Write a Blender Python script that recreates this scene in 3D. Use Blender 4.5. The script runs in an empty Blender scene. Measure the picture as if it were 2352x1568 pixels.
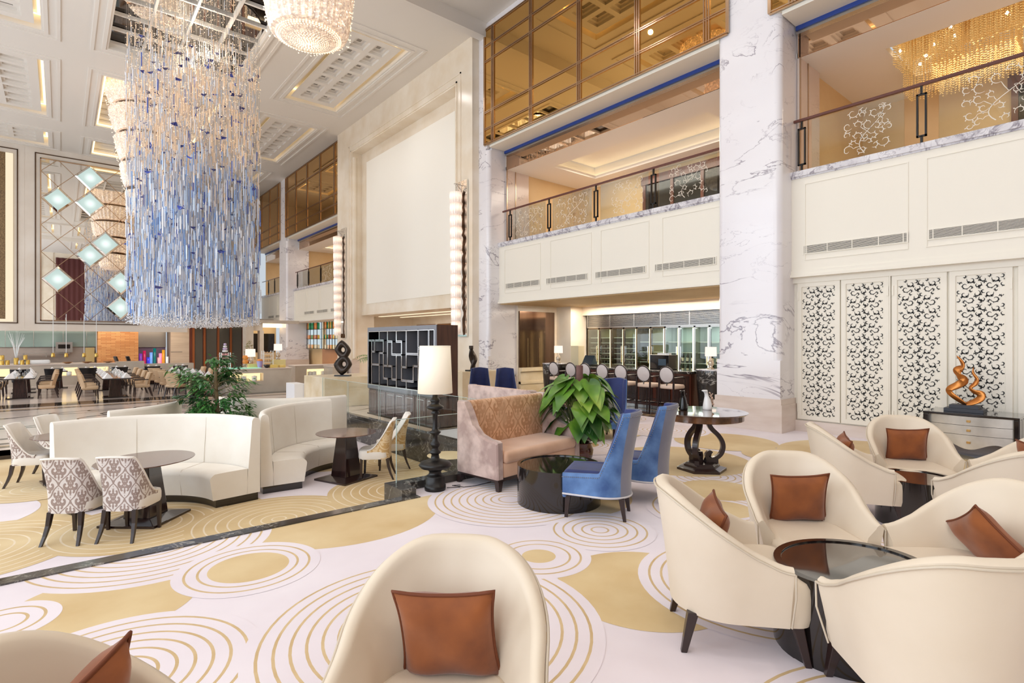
import bpy, math, random
from mathutils import Vector, Matrix, noise as mnoise
R = math.radians
random.seed(7)
SC = bpy.context.scene
COL = SC.collection
PI = math.pi

# ------------------------------------------------------------------ mesh builder
class MB:
    def __init__(s):
        s.v = []; s.f = []; s.m = []; s.cur = 0; s.sm = []
        s.smooth = False
    def add(s, vs, fs, smooth=None):
        b = len(s.v)
        s.v += [tuple(p) for p in vs]
        sm = s.smooth if smooth is None else smooth
        for f in fs:
            s.f.append([b + i for i in f]); s.m.append(s.cur); s.sm.append(sm)
        return s
    def mark(s): return len(s.v)
    def xf(s, M, start=0):
        for i in range(start, len(s.v)):
            s.v[i] = tuple(M @ Vector(s.v[i]))
        return s
    def box(s, x0, y0, z0, x1, y1, z1):
        if x0 > x1: x0, x1 = x1, x0
        if y0 > y1: y0, y1 = y1, y0
        if z0 > z1: z0, z1 = z1, z0
        return s.add([(x0,y0,z0),(x1,y0,z0),(x1,y1,z0),(x0,y1,z0),(x0,y0,z1),(x1,y0,z1),(x1,y1,z1),(x0,y1,z1)],
                     [(0,3,2,1),(4,5,6,7),(0,1,5,4),(1,2,6,5),(2,3,7,6),(3,0,4,7)], False)
    def cbox(s, cx, cy, cz, sx, sy, sz):
        return s.box(cx-sx/2, cy-sy/2, cz-sz/2, cx+sx/2, cy+sy/2, cz+sz/2)
    def quad(s, a, b, c, d): return s.add([a,b,c,d], [(0,1,2,3)], False)
    def prism(s, poly, z0, z1):
        n = len(poly)
        vs = [(x,y,z0) for x,y in poly] + [(x,y,z1) for x,y in poly]
        fs = [tuple(reversed(range(n))), tuple(range(n,2*n))] + [(i,(i+1)%n,n+(i+1)%n,n+i) for i in range(n)]
        return s.add(vs, fs, False)
    def frustum(s, poly0, z0, poly1, z1):
        n = len(poly0)
        vs = [(x,y,z0) for x,y in poly0] + [(x,y,z1) for x,y in poly1]
        fs = [tuple(reversed(range(n))), tuple(range(n,2*n))] + [(i,(i+1)%n,n+(i+1)%n,n+i) for i in range(n)]
        return s.add(vs, fs, False)
    def grid(s, rows, closed_u=False, closed_v=False, caps=False, smooth=True):
        nu = len(rows[0]); nv = len(rows)
        vs = [p for r in rows for p in r]; fs = []
        for j in range(nv if closed_v else nv-1):
            for i in range(nu if closed_u else nu-1):
                a = j*nu+i; b = j*nu+(i+1)%nu
                c = ((j+1)%nv)*nu+(i+1)%nu; d = ((j+1)%nv)*nu+i
                fs.append((a,b,c,d))
        s.add(vs, fs, smooth)
        if caps:
            s.add(rows[0], [tuple(reversed(range(nu)))], False)
            s.add(rows[-1], [tuple(range(nu))], False)
        return s
    def lathe(s, prof, n=28, c=(0,0,0), smooth=True, caps=True, sx=1, sy=1):
        rows = []
        for r, z in prof:
            rows.append([(c[0]+sx*r*math.cos(2*PI*i/n), c[1]+sy*r*math.sin(2*PI*i/n), c[2]+z) for i in range(n)])
        s.grid(rows, closed_u=True, smooth=smooth)
        if caps:
            if prof[0][0] > 1e-4: s.add(rows[0], [tuple(reversed(range(n)))], False)
            if prof[-1][0] > 1e-4: s.add(rows[-1], [tuple(range(n))], False)
        return s
    def cyl(s, c, r, z0, z1, n=20, r2=None):
        return s.lathe([(r, z0), (r if r2 is None else r2, z1)], n, (c[0], c[1], 0))
    def tube(s, pts, r, n=8, closed=False, caps=True, flat=1.0):
        P = [Vector(p) for p in pts]; m = len(P)
        rr = r if isinstance(r, (list, tuple)) else [r]*m
        rows = []; up = None
        for i in range(m):
            if closed: t = P[(i+1)%m]-P[i-1]
            else: t = P[min(i+1,m-1)]-P[max(i-1,0)]
            if t.length < 1e-9: t = Vector((0,0,1))
            t.normalize()
            if up is None:
                up = Vector((0,0,1)) if abs(t.z) < .9 else Vector((1,0,0))
            a = t.cross(up)
            if a.length < 1e-6: a = t.cross(Vector((0,1,0)))
            a.normalize(); b = a.cross(t).normalized(); up = b
            rows.append([tuple(P[i]+a*(rr[i]*math.cos(2*PI*k/n))+b*(rr[i]*flat*math.sin(2*PI*k/n))) for k in range(n)])
        s.grid(rows, closed_u=True, closed_v=closed)
        if caps and not closed:
            s.add(rows[0], [tuple(reversed(range(n)))], False); s.add(rows[-1], [tuple(range(n))], False)
        return s
    def ball(s, c, r, n=10, m=6, sz=1.0):
        prof = [(max(r*math.sin(PI*j/m), 1e-5), -r*sz*math.cos(PI*j/m)) for j in range(m+1)]
        return s.lathe(prof, n, c, caps=False)
    def ico(s, c, r):
        # small 6-vertex octahedron
        x,y,z = c
        return s.add([(x+r,y,z),(x-r,y,z),(x,y+r,z),(x,y-r,z),(x,y,z+r),(x,y,z-r)],
                     [(0,2,4),(2,1,4),(1,3,4),(3,0,4),(2,0,5),(1,2,5),(3,1,5),(0,3,5)], True)
    def strip(s, pts, w, nrm):
        """flat tapered ribbon in the plane with normal nrm; w list of half widths"""
        P = [Vector(p) for p in pts]; N = Vector(nrm); L=[]; Rr=[]
        for i in range(len(P)):
            t = (P[min(i+1,len(P)-1)]-P[max(i-1,0)]).normalized()
            a = t.cross(N).normalized()
            L.append(tuple(P[i]+a*w[i])); Rr.append(tuple(P[i]-a*w[i]))
        return s.grid([L, Rr], smooth=False)
    def rbox(s, x0, y0, z0, x1, y1, z1, r=.02, seg=3):
        """box rounded on every edge (superellipsoid-ish cushion)"""
        cx,cy,cz = (x0+x1)/2,(y0+y1)/2,(z0+z1)/2
        hx,hy,hz = (x1-x0)/2,(y1-y0)/2,(z1-z0)/2
        r = min(r,hx,hy,hz)
        def ring(hx2,hy2,rr,z):
            pts=[]
            for q,(sx,sy) in enumerate(((1,1),(-1,1),(-1,-1),(1,-1))):
                for k in range(seg+1):
                    a = PI/2*q+PI/2*k/seg
                    pts.append((cx+sx*(hx2-rr)+rr*math.cos(a), cy+sy*(hy2-rr)+rr*math.sin(a), z))
            return pts
        rows=[]
        for k in range(seg+1):
            a = PI/2*k/seg; ins = r-r*math.sin(a)
            rows.append(ring(hx-ins, hy-ins, max(r-ins,1e-4), z0+r-r*math.cos(a)))
        for k in range(seg+1):
            a = PI/2*k/seg; ins = r-r*math.cos(a)
            rows.append(ring(hx-ins, hy-ins, max(r-ins,1e-4), z1-r+r*math.sin(a)))
        return s.grid(rows, closed_u=True, caps=True)
    def mesh(s, name, mats):
        me = bpy.data.meshes.new(name)
        me.from_pydata(s.v, [], s.f)
        for m in (mats if isinstance(mats, (list, tuple)) else [mats]): me.materials.append(m)
        me.polygons.foreach_set('material_index', s.m)
        me.polygons.foreach_set('use_smooth', s.sm)
        me.update()
        return me
    def build(s, name, mats, parent=None, bevel=0, subsurf=0, loc=None, rz=0, solid=0, smooth_angle=None):
        me = s.mesh(name, mats)
        o = bpy.data.objects.new(name, me); COL.objects.link(o)
        if parent is not None: o.parent = parent
        if loc is not None: o.location = loc
        if rz: o.rotation_euler = (0,0,rz)
        if solid:
            md = o.modifiers.new('s','SOLIDIFY'); md.thickness = solid; md.offset = 0
        if bevel:
            md = o.modifiers.new('b','BEVEL'); md.width = bevel; md.segments = 2; md.limit_method = 'ANGLE'; md.angle_limit = R(40)
        if subsurf:
            md = o.modifiers.new('ss','SUBSURF'); md.levels = subsurf; md.render_levels = subsurf
            for p in me.polygons: p.use_smooth = True
        if smooth_angle:
            for p in me.polygons: p.use_smooth = True
            me.set_sharp_from_angle(angle=R(smooth_angle))
        return o

def tag(o, label=None, cat=None, group=None, kind=None):
    if label: o['label'] = label
    if cat: o['category'] = cat
    if group: o['group'] = group
    if kind: o['kind'] = kind
    return o
def thing(name, label, cat, loc=(0,0,0), rz=0, group=None):
    o = bpy.data.objects.new(name, None); COL.objects.link(o)
    o.location = loc; o.rotation_euler = (0,0,rz); o.empty_display_size = .1
    return tag(o, label, cat, group)
def struct(o): o['kind'] = 'structure'; return o
def kids(o): return [c for c in KID.get(o.name, [])] if False else list(o.children)
def dup(root, loc, rz=0, label=None, group=None, kidslist=None, scale=None):
    r = root.copy(); COL.objects.link(r); r.location = loc; r.rotation_euler = (0,0,rz)
    if scale: r.scale = scale
    if label: r['label'] = label
    if group: r['group'] = group
    for ch in list(root.children):
        c = ch.copy(); COL.objects.link(c); c.parent = r
        for g in list(ch.children):
            d = g.copy(); COL.objects.link(d); d.parent = c
    return r

# ------------------------------------------------------------------ materials
def nt(name):
    m = bpy.data.materials.new(name); m.use_nodes = True
    t = m.node_tree; t.nodes.clear()
    out = t.nodes.new('ShaderNodeOutputMaterial')
    return m, t, out
def N(t, kind, **kw):
    n = t.nodes.new(kind)
    for k, v in kw.items():
        if k.startswith('i_'):
            key = k[2:]; key = int(key) if key.isdigit() else key.replace('_',' ')
            n.inputs[key].default_value = v
        else: setattr(n, k, v)
    return n
def bsdf(t, out, col=(.8,.8,.8), rough=.5, metal=0, spec=.5, coat=0, sheen=0, em=None, ems=0):
    b = t.nodes.new('ShaderNodeBsdfPrincipled')
    b.inputs['Base Color'].default_value = (*col, 1)
    b.inputs['Roughness'].default_value = rough; b.inputs['Metallic'].default_value = metal
    b.inputs['Specular IOR Level'].default_value = spec
    b.inputs['Coat Weight'].default_value = coat; b.inputs['Coat Roughness'].default_value = .05
    b.inputs['Sheen Weight'].default_value = sheen
    if em: b.inputs['Emission Color'].default_value = (*em,1); b.inputs['Emission Strength'].default_value = ems
    t.links.new(b.outputs[0], out.inputs[0])
    return b
def sr(r,g,b):
    def f(c):
        c/=255.; return c/12.92 if c<=.04045 else ((c+.055)/1.055)**2.4
    return (f(r),f(g),f(b))
def coords(t, scale=(1,1,1), rot=(0,0,0), kind='Object'):
    tc = t.nodes.new('ShaderNodeTexCoord'); mp = t.nodes.new('ShaderNodeMapping')
    mp.inputs['Scale'].default_value = scale; mp.inputs['Rotation'].default_value = rot
    t.links.new(tc.outputs[kind], mp.inputs[0]); return mp.outputs[0]
def ramp(t, fac, stops, interp='LINEAR'):
    r = t.nodes.new('ShaderNodeValToRGB'); r.color_ramp.interpolation = interp
    e = r.color_ramp.elements
    while len(e) < len(stops): e.new(.5)
    for i,(p,c) in enumerate(stops):
        e[i].position = p; e[i].color = (*c,1) if len(c)==3 else c
    t.links.new(fac, r.inputs[0]); return r.outputs[0]
def mix(t, fac, a, b, mode='MIX'):
    m = t.nodes.new('ShaderNodeMix'); m.data_type = 'RGBA'; m.blend_type = mode
    for sock, val in ((0,fac),(6,a),(7,b)):
        if hasattr(val,'is_output'): t.links.new(val, m.inputs[sock])
        elif isinstance(val,(int,float)): m.inputs[sock].default_value = val
        else: m.inputs[sock].default_value = (*val,1)
    return m.outputs[2]
def mth(t, op, a, b=None):
    m = t.nodes.new('ShaderNodeMath'); m.operation = op
    for i,v in enumerate((a,b)):
        if v is None: continue
        if hasattr(v,'is_output'): t.links.new(v, m.inputs[i])
        else: m.inputs[i].default_value = v
    return m.outputs[0]
def noise(t, vec, scale, detail=4, rough=.5, dist=0):
    n = N(t,'ShaderNodeTexNoise'); n.inputs['Scale'].default_value = scale; n.inputs['Detail'].default_value = detail
    n.inputs['Roughness'].default_value = rough; n.inputs['Distortion'].default_value = dist
    t.links.new(vec, n.inputs['Vector']); return n.outputs[0]
def bump(t, b, h, strength=.2, dist=.01):
    n = N(t,'ShaderNodeBump'); n.inputs['Strength'].default_value = strength; n.inputs['Distance'].default_value = dist
    t.links.new(h, n.inputs['Height']); t.links.new(n.outputs[0], b.inputs['Normal'])
def plain(name, col, rough=.5, metal=0, spec=.5, coat=0, sheen=0, em=None, ems=0):
    m,t,o = nt(name); bsdf(t,o,col,rough,metal,spec,coat,sheen,em,ems); return m
def mottled(name, c1, c2, scale=3, rough=.5, metal=0, spec=.5, coat=0, sheen=0, stretch=(1,1,1), bmp=0, detail=5, lo=.3, hi=.7):
    m,t,o = nt(name); b = bsdf(t,o,c1,rough,metal,spec,coat,sheen)
    v = coords(t, stretch); n = noise(t,v,scale,detail)
    c = ramp(t,n,[(lo,c1),(hi,c2)]); t.links.new(c,b.inputs['Base Color'])
    if bmp: bump(t,b,n,bmp)
    return m
def veined(name, base, base2, vein, scale=.6, rot=(0,.6,.3), width=.03, rough=.12, stretch=(1,1,1), dens=.55, vein2=True):
    m,t,o = nt(name); b = bsdf(t,o,base,rough,0,.5)
    v = coords(t, stretch, rot)
    big = noise(t,v,scale*.8,3); cl = ramp(t,big,[(.35,base),(.65,base2)])
    n1 = noise(t,v,scale,6,.6,.8)
    a = mth(t,'ABSOLUTE',mth(t,'SUBTRACT',n1,.5))
    l1 = ramp(t,a,[(0,(1,1,1)),(width,(0,0,0))])
    gate = ramp(t,noise(t,v,scale*1.7,2),[(dens-.08,(0,0,0)),(dens+.08,(1,1,1))])
    k = mth(t,'MULTIPLY',l1,gate)
    if vein2:
        n2 = noise(t,v,scale*2.6,6,.6,1.2)
        a2 = mth(t,'ABSOLUTE',mth(t,'SUBTRACT',n2,.5))
        l2 = ramp(t,a2,[(0,(.6,.6,.6)),(width*.7,(0,0,0))])
        g2 = ramp(t,noise(t,v,scale*1.1,2),[(dens-.03,(0,0,0)),(dens+.1,(1,1,1))])
        k = mth(t,'MAXIMUM',k,mth(t,'MULTIPLY',l2,g2))
    t.links.new(mix(t,k,cl,vein),b.inputs['Base Color'])
    return m
def wood(name, c1, c2, scale=6, rough=.25, axis=2, coat=.4):
    m,t,o = nt(name); b = bsdf(t,o,c1,rough,0,.5,coat)
    st = [1,1,1]; st[axis] = .06
    v = coords(t, tuple(st)); n = noise(t,v,scale*3,4,.6)
    t.links.new(ramp(t,n,[(.35,c1),(.65,c2)]),b.inputs['Base Color']); return m
def emit(name, col, s):
    m,t,o = nt(name); e = N(t,'ShaderNodeEmission'); e.inputs[0].default_value = (*col,1); e.inputs[1].default_value = s
    t.links.new(e.outputs[0],o.inputs[0]); return m
def glassy(name, tint=(.93,.97,.96), refl=.12, rough=.0, cap=.45):
    m,t,o = nt(name)
    tr = N(t,'ShaderNodeBsdfTransparent'); tr.inputs[0].default_value = (*tint,1)
    gl = N(t,'ShaderNodeBsdfGlossy'); gl.inputs['Roughness'].default_value = rough
    fr = N(t,'ShaderNodeFresnel'); fr.inputs[0].default_value = 1.45
    f = mth(t,'MINIMUM',mth(t,'MULTIPLY',fr.outputs[0],refl/.1),cap)
    mx = N(t,'ShaderNodeMixShader'); t.links.new(f,mx.inputs[0]); t.links.new(tr.outputs[0],mx.inputs[1]); t.links.new(gl.outputs[0],mx.inputs[2])
    t.links.new(mx.outputs[0],o.inputs[0]); return m
def damask(name, c1, c2, cw=.25, ch=.36, rough=.5, sheen=.2, ax=(1,.8,0), mottle=None, gloss2=None):
    """half-drop damask: ogee bands with mirrored scrolls and a central leaf in every cell"""
    m,t,o = nt(name); b = bsdf(t,o,c1,rough,0,.5,0,sheen)
    v = coords(t,(1,1,1)); sp = N(t,'ShaderNodeSeparateXYZ'); t.links.new(v,sp.inputs[0])
    A=lambda *k: mth(t,*k)
    u = A('ADD',A('MULTIPLY',sp.outputs[0],ax[0]/cw),A('MULTIPLY',sp.outputs[1],ax[1]/cw)); w = A('ADD',A('MULTIPLY',sp.outputs[2],1/ch),.13)
    u = A('ADD',u,.5)
    a = A('ABSOLUTE',A('SUBTRACT',A('FRACT',u),.5)); bb = A('SUBTRACT',A('FRACT',w),.5)
    e = A('ADD',A('ADD',a,A('ABSOLUTE',bb)),A('MULTIPLY',A('SINE',A('MULTIPLY',bb,4*PI)),.045))
    inA = A('LESS_THAN',e,.5); notA = A('SUBTRACT',1.0,inA)
    sg = A('SUBTRACT',A('MULTIPLY',A('GREATER_THAN',bb,0.0),1.0),.5)
    p = A('ADD',A('MULTIPLY',a,inA),A('MULTIPLY',A('SUBTRACT',.5,a),notA))
    q = A('ADD',A('MULTIPLY',bb,inA),A('MULTIPLY',A('SUBTRACT',bb,sg),notA))
    band = A('LESS_THAN',A('ABSOLUTE',A('SUBTRACT',e,.5)),.035)
    k = band
    for cx,cy,R_,tw,dr in ((.20,.0,.165,28,1),(.10,-.21,.14,32,-1),(.115,.22,.13,34,1),(.05,.04,.09,38,-1)):
        dx=A('SUBTRACT',p,cx); dy=A('SUBTRACT',q,cy); r=A('SQRT',A('ADD',A('MULTIPLY',dx,dx),A('MULTIPLY',dy,dy)))
        th=A('ARCTAN2',dy,dx); f=A('SINE',A('ADD',A('MULTIPLY',th,float(dr)),A('MULTIPLY',r,tw)))
        s_=A('MULTIPLY',A('GREATER_THAN',f,-.05),A('LESS_THAN',r,R_)); k=A('MAXIMUM',k,s_)
    lf=A('LESS_THAN',p,A('MULTIPLY',A('ADD',A('COSINE',A('MULTIPLY',q,26.0)),1.15),.022)); lf=A('MULTIPLY',lf,A('LESS_THAN',A('ABSOLUTE',q),.42)); k=A('MAXIMUM',k,lf)
    base = mix(t,k,c1,c2)
    if mottle:
        n = noise(t,v,5,4); base = mix(t,ramp(t,n,[(.4,(0,0,0)),(.75,(1,1,1))]),base,mottle)
    t.links.new(base,b.inputs['Base Color']); return m
# ------------------------------------------------------------------ palette
S0 = -.52; L0 = -.35; ZC = 11.0; ZN = 11.3
M = {}
M['ceil'] = plain('ceiling_paint', sr(236,230,222), .6)
M['white_marble'] = veined('white_marble', sr(244,241,243), sr(234,229,232), sr(138,128,142), .46, (.75,.5,.2), .009, .14, stretch=(.7,.7,1.7), dens=.52)
M['warm_lit_marble'] = veined('marble_warm_lit', sr(226,208,196), sr(214,192,178), sr(120,92,88), .6, (.7,.6,.2), .009, .16, stretch=(.7,.7,1.6), dens=.52)  # white marble with the pink of warm light put into its colour
M['sill_marble'] = veined('sill_marble', sr(232,229,231), sr(214,210,214), sr(136,128,140), 3.0, (.5,.5,.3), .05, .12, dens=.45)
M['beige_marble'] = mottled('beige_marble', sr(246,235,218), sr(236,220,196), 1.4, .2, detail=8, lo=.35, hi=.7)
M['onyx'] = mottled('onyx', sr(240,226,200), sr(222,200,160), 2.2, .25, detail=8)
M['cream_wall'] = plain('cream_wall_panel', sr(240,233,219), .55)
M['screen'] = plain('blank_screen', sr(253,248,237), .7)
M['plinth'] = mottled('plinth_travertine', sr(228,214,204), sr(214,196,184), 1.6, .35, stretch=(1,1,5), detail=6)
M['dark_marble'] = veined('dark_marble', sr(86,82,78), sr(62,58,54), sr(165,160,150), 2.4, (.4,.2,.5), .02, .1, dens=.5)
M['black_marble'] = veined('black_marble', sr(56,52,50), sr(44,40,38), sr(200,194,186), 2.0, (.2,.5,.4), .012, .1, dens=.52)
M['lobby'] = mottled('lobby_marble', sr(236,220,210), sr(224,206,194), .8, .12, detail=7)
M['lobby_dark'] = mottled('lobby_dark_inlay', sr(70,60,52), sr(48,42,38), 2, .06)
M['lobby_gold'] = mottled('lobby_gold_inlay', sr(206,176,140), sr(190,158,120), 2, .08)
M['lilac'] = mottled('carpet_lilac', sr(236,226,231), sr(226,214,220), 1.3, .95, sheen=.2, detail=8, bmp=.15)
M['gold'] = mottled('carpet_gold', sr(226,202,154), sr(200,166,108), 1.1, .95, sheen=.2, detail=8, bmp=.15)
M['groove'] = mottled('carpet_gold_line', sr(216,190,148), sr(200,170,124), 6, .95, detail=8)
M['silver'] = plain('brushed_steel', sr(190,188,184), .25, 1)
M['chrome'] = plain('chrome', sr(225,222,218), .08, 1)
M['amber'] = plain('amber_mirror', (.74,.45,.15), .015, 1)
M['mirror'] = plain('mirror_glass', (.86,.85,.82), .01, 1)
M['bronze_mirror'] = plain('bronze_mirror', (.60,.40,.26), .02, 1)
M['gilt'] = plain('bronze_trim', sr(196,168,140), .2, 1)
M['bronze'] = plain('dark_bronze', sr(96,74,58), .3, 1)
M['black_metal'] = plain('black_metal', sr(30,27,26), .35, .3)
M['rail_wood'] = plain('handrail_wood', sr(92,44,34), .25, 0, .5, .4)
M['glass'] = glassy('clear_glass')
M['rail_glass'] = glassy('balustrade_glass',(.94,.97,.965),.05,0,.07)
M['etch'] = plain('etched_glass', sr(226,216,200), .6)
M['black_ink'] = plain('black_cutwork', sr(22,21,24), .6)
M['dark_void'] = plain('dark_glass', sr(24,22,20), .08)
M['grille'] = plain('vent_shadow', sr(58,54,50), .7)
M['brown'] = wood('dark_walnut', sr(70,44,36), sr(44,27,22), 8, .25)
M['redwood'] = wood('red_brown_wood', sr(110,52,30), sr(84,38,22), 6, .3)
M['cove'] = emit('cove_light', (1,.74,.38), 3.2)
M['cove_soft'] = emit('cove_light_soft', (1,.78,.46), 3.5)
M['warm_room'] = mottled('warm_plaster', sr(226,196,150), sr(214,180,130), 1, .6)

def hole_plane(mb, x0, y0, x1, y1, z, holes, th=.06):
    xs = sorted({x0,x1,*[h[0] for h in holes],*[h[2] for h in holes]}); ys = sorted({y0,y1,*[h[1] for h in holes],*[h[3] for h in holes]})
    for i in range(len(xs)-1):
        for j in range(len(ys)-1):
            cx=(xs[i]+xs[i+1])/2; cy=(ys[j]+ys[j+1])/2
            if any(h[0]<cx<h[2] and h[1]<cy<h[3] for h in holes): continue
            mb.box(xs[i],ys[j],z,xs[i+1],ys[j+1],z+th)
def frame(mb, x0,y0,x1,y1,w,z0,z1):
    mb.box(x0,y0,z0,x1,y0+w,z1); mb.box(x0,y1-w,z0,x1,y1,z1)
    mb.box(x0,y0+w,z0,x0+w,y1-w,z1); mb.box(x1-w,y0+w,z0,x1,y1-w,z1)

# ------------------------------------------------------------------ floors
SX1 = 4.95   # sunken lounge right edge
SY0 = 5.12   # sunken lounge front edge
KX = 2.92; KY = 5.5   # corner of the kerb
SYB = 13.6   # sunken lounge back edge

def ring_circle(mb, cx, cy, r, zz, gold_core=.0, n_rings=None, step=.08, lw=.02, base=0, line=2, clip=None, seg=64):
    """a rug circle: base disc and fine raised lines; materials: 0 lilac 1 gold 2 line"""
    def disc(r0, r1, z, mi):
        mb.cur = mi
        for k in range(seg):
            a=2*PI*k/seg; b=2*PI*(k+1)/seg
            q=[(cx+r1*math.cos(a),cy+r1*math.sin(a)),(cx+r1*math.cos(b),cy+r1*math.sin(b)),(cx+r0*math.cos(b),cy+r0*math.sin(b)),(cx+r0*math.cos(a),cy+r0*math.sin(a))]
            if clip:
                q = clip_poly(q, clip)
                if len(q)<3: continue
            if r0<1e-6 and not clip: q=q[:3]
            mb.add([(x,y,z) for x,y in q],[tuple(range(len(q)))],False)
    disc(0, r, zz, base)
    if gold_core: disc(0, gold_core, zz+.00008, 1)
    rr = r-.07
    while rr > max(gold_core+.05, .06) and line is not None:
        disc(rr-lw, rr, zz+.00008, line); rr -= step
def clip_poly(q, c):
    x0,y0,x1,y1 = c
    for ax,lim,sgn in ((0,x0,1),(0,x1,-1),(1,y0,1),(1,y1,-1)):
        out=[]
        for i in range(len(q)):
            a=q[i]; b=q[(i+1)%len(q)]
            ia = sgn*(a[ax]-lim)>=0; ib = sgn*(b[ax]-lim)>=0
            if ia: out.append(a)
            if ia!=ib:
                t=(lim-a[ax])/(b[ax]-a[ax]); out.append((a[0]+t*(b[0]-a[0]),a[1]+t*(b[1]-a[1])))
        q=out
        if not q: return []
    # drop duplicates
    r=[]
    for p in q:
        if not r or (abs(p[0]-r[-1][0])+abs(p[1]-r[-1][1]))>1e-7: r.append(p)
    return r

# upper lounge floor with carpet
mb = MB()
XR = 10.52
cp = (-7, -5, XR, SY0)                # carpet piece in front
mb.cur=0
mb.box(-7,-5,-.12, XR,SY0-.1,0)
mb.box(KX-.02,SY0-.1,-.12,XR,KY,0); mb.box(SX1+.1,KY,-.12,9.9,8.6,0)
LAY = [0]
def up(cx,cy,r,core=0,base=0,line=2,step=.082,clipy=None,lw=.017):
    LAY[0]+=1
    ring_circle(mb,cx,cy,r,.00016*LAY[0]+.0004,core,base=base,line=line,step=step,lw=lw,clip=clipy or (-7,-5,XR,SY0-.1) if cy+r>SY0-.1 and cx<KX+r else None)
UP = []   # filled by table below
def px(u,v):
    F=1243.; a=(u-1176)/F; b=(783.5-v)/F; th=math.atan(1037/F)
    d=(math.sin(th)+a*math.cos(th), math.cos(th)-a*math.sin(th)); t=-1.65/b
    return d[0]*t, d[1]*t
def circ_from(pts):
    # least squares circle through floor points
    import itertools
    P=[px(u,v) for u,v in pts]
    n=len(P); sx=sum(p[0] for p in P)/n; sy=sum(p[1] for p in P)/n
    Suu=Svv=Suv=Suuu=Svvv=Suvv=Svuu=0
    for x,y in P:
        u=x-sx; v=y-sy; Suu+=u*u;Svv+=v*v;Suv+=u*v;Suuu+=u**3;Svvv+=v**3;Suvv+=u*v*v;Svuu+=v*u*u
    A=(Suuu+Suvv)/2; B=(Svvv+Svuu)/2; D=Suu*Svv-Suv*Suv
    uc=(A*Svv-B*Suv)/D; vc=(B*Suu-A*Suv)/D
    return uc+sx, vc+sy, math.sqrt(uc*uc+vc*vc+(Suu+Svv)/n)
for pts,core,base,line in [
    ([(640,1262),(800,1256),(935,1215),(1010,1160)],0,1,None),          # big gold disc by the kerb
    ([(0,1385),(160,1340),(400,1330),(470,1395),(160,1425)],0,1,None),                 # gold disc behind left chair
    ([(75,1358),(160,1359),(330,1348),(560,1265),(630,1215)],0,0,2),             # big ringed circle cut by the edge
    ([(1140,1150),(1178,1166),(1220,1178),(1270,1190),(1400,1180)],0,1,None), # gold disc by the sofa table
    ([(1285,1330),(1330,1398),(1430,1450),(1560,1445),(1500,1270)],0,1,None),   # gold disc right of the front chair
    ([(20,1466),(90,1405),(128,1435),(0,1388)],0,0,2),
    ([(226,1435),(360,1405),(470,1402),(600,1450),(610,1500)],.0,0,2),
    ([(605,1430),(740,1340),(860,1298),(1300,1345),(1395,1480),(1360,1568)],0,0,2),
    ([(403,1335),(470,1270),(600,1250),(726,1288),(700,1330),(560,1371),(440,1362)],.27,0,2),
    ([(1145,1250),(1230,1233),(1350,1270),(1340,1310),(1260,1328)],.13,0,2),
    ([(1268,1200),(1330,1176),(1490,1240),(1440,1267),(1330,1258)],0,0,2),
    ([(1465,1300),(1490,1275),(1480,1340),(1520,1390)],0,0,2)]:
    x,y,r = circ_from(pts); UP.append((round(x,2),round(y,2),round(r,2),core,base,line))
for x,y,r,core,base,line in UP: up(x,y,r,core,base,line)
for x,y,r,core,base,line in [(2.55,.35,.95,0,0,2),(3.6,4.35,.85,0,0,2),(4.35,1.55,.9,0,0,2),(5.0,2.75,.75,.28,0,2),(6.1,3.5,.75,0,0,2),(6.6,4.3,.95,0,1,None),
    (5.6,3.15,.42,0,1,None),(7.3,2.6,.9,0,0,2),(8.4,4.6,.8,0,1,None),(8.0,3.55,.5,.3,1,None),(7.6,.6,1.2,0,0,2),(9.0,2.6,1.3,0,1,None),(6.4,5.9,.8,.25,0,2),(7.6,6.8,1.0,0,1,None),
    (8.6,5.9,.8,0,0,2),(4.3,6.6,.3,0,1,None),(9.2,7.4,.6,0,0,2),(1.0,-.8,1.4,0,1,None),(5.4,-.6,1.3,0,0,2),(-2.2,1.6,1.2,0,1,None),(-1.8,3.6,1.0,0,0,2),(9.3,.2,.9,0,0,2)]:
    up(x,y,r,core,base,line)
o = mb.build('floor', [M['lilac'],M['gold'],M['groove']]); struct(o)

# sunken lounge carpet
mb = MB(); mb.cur=1
mb.box(-8,SY0-.1,S0-.1,SX1+.1,SYB,S0)
LAY=[0]
SC_ = (-8,SY0-.08,SX1,SYB)
def sk(cx,cy,r,base,line,step=.12):
    LAY[0]+=1; ring_circle(mb,cx,cy,r,S0+.0006+.0003*LAY[0],0,base=base,line=line,step=step,lw=.018,clip=SC_)
for a in [(-.9,6.6,1.5,0,None),(1.3,6.3,1.35,0,None),(3.0,8.1,.9,0,None),(-1.2,9.5,1.0,0,None),(4.3,11.2,1.3,0,None),(.9,8.9,.7,0,None),
          (-.75,7.9,1.05,1,2),(.75,7.7,.95,1,2),(2.05,6.9,1.0,1,2),(3.9,7.1,1.1,1,2),(4.55,9.0,.9,1,2),(-1.8,11.2,1.2,1,2),(-2.3,6.6,1.1,1,2),(2.6,5.7,.8,1,2),(-.2,10.6,.8,1,2)]:
    sk(*a)
o = mb.build('floor_sunken', [M['lilac'],M['gold'],mottled('carpet_pale_line',sr(238,222,196),sr(228,210,182),6,.95)]); struct(o)

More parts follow.
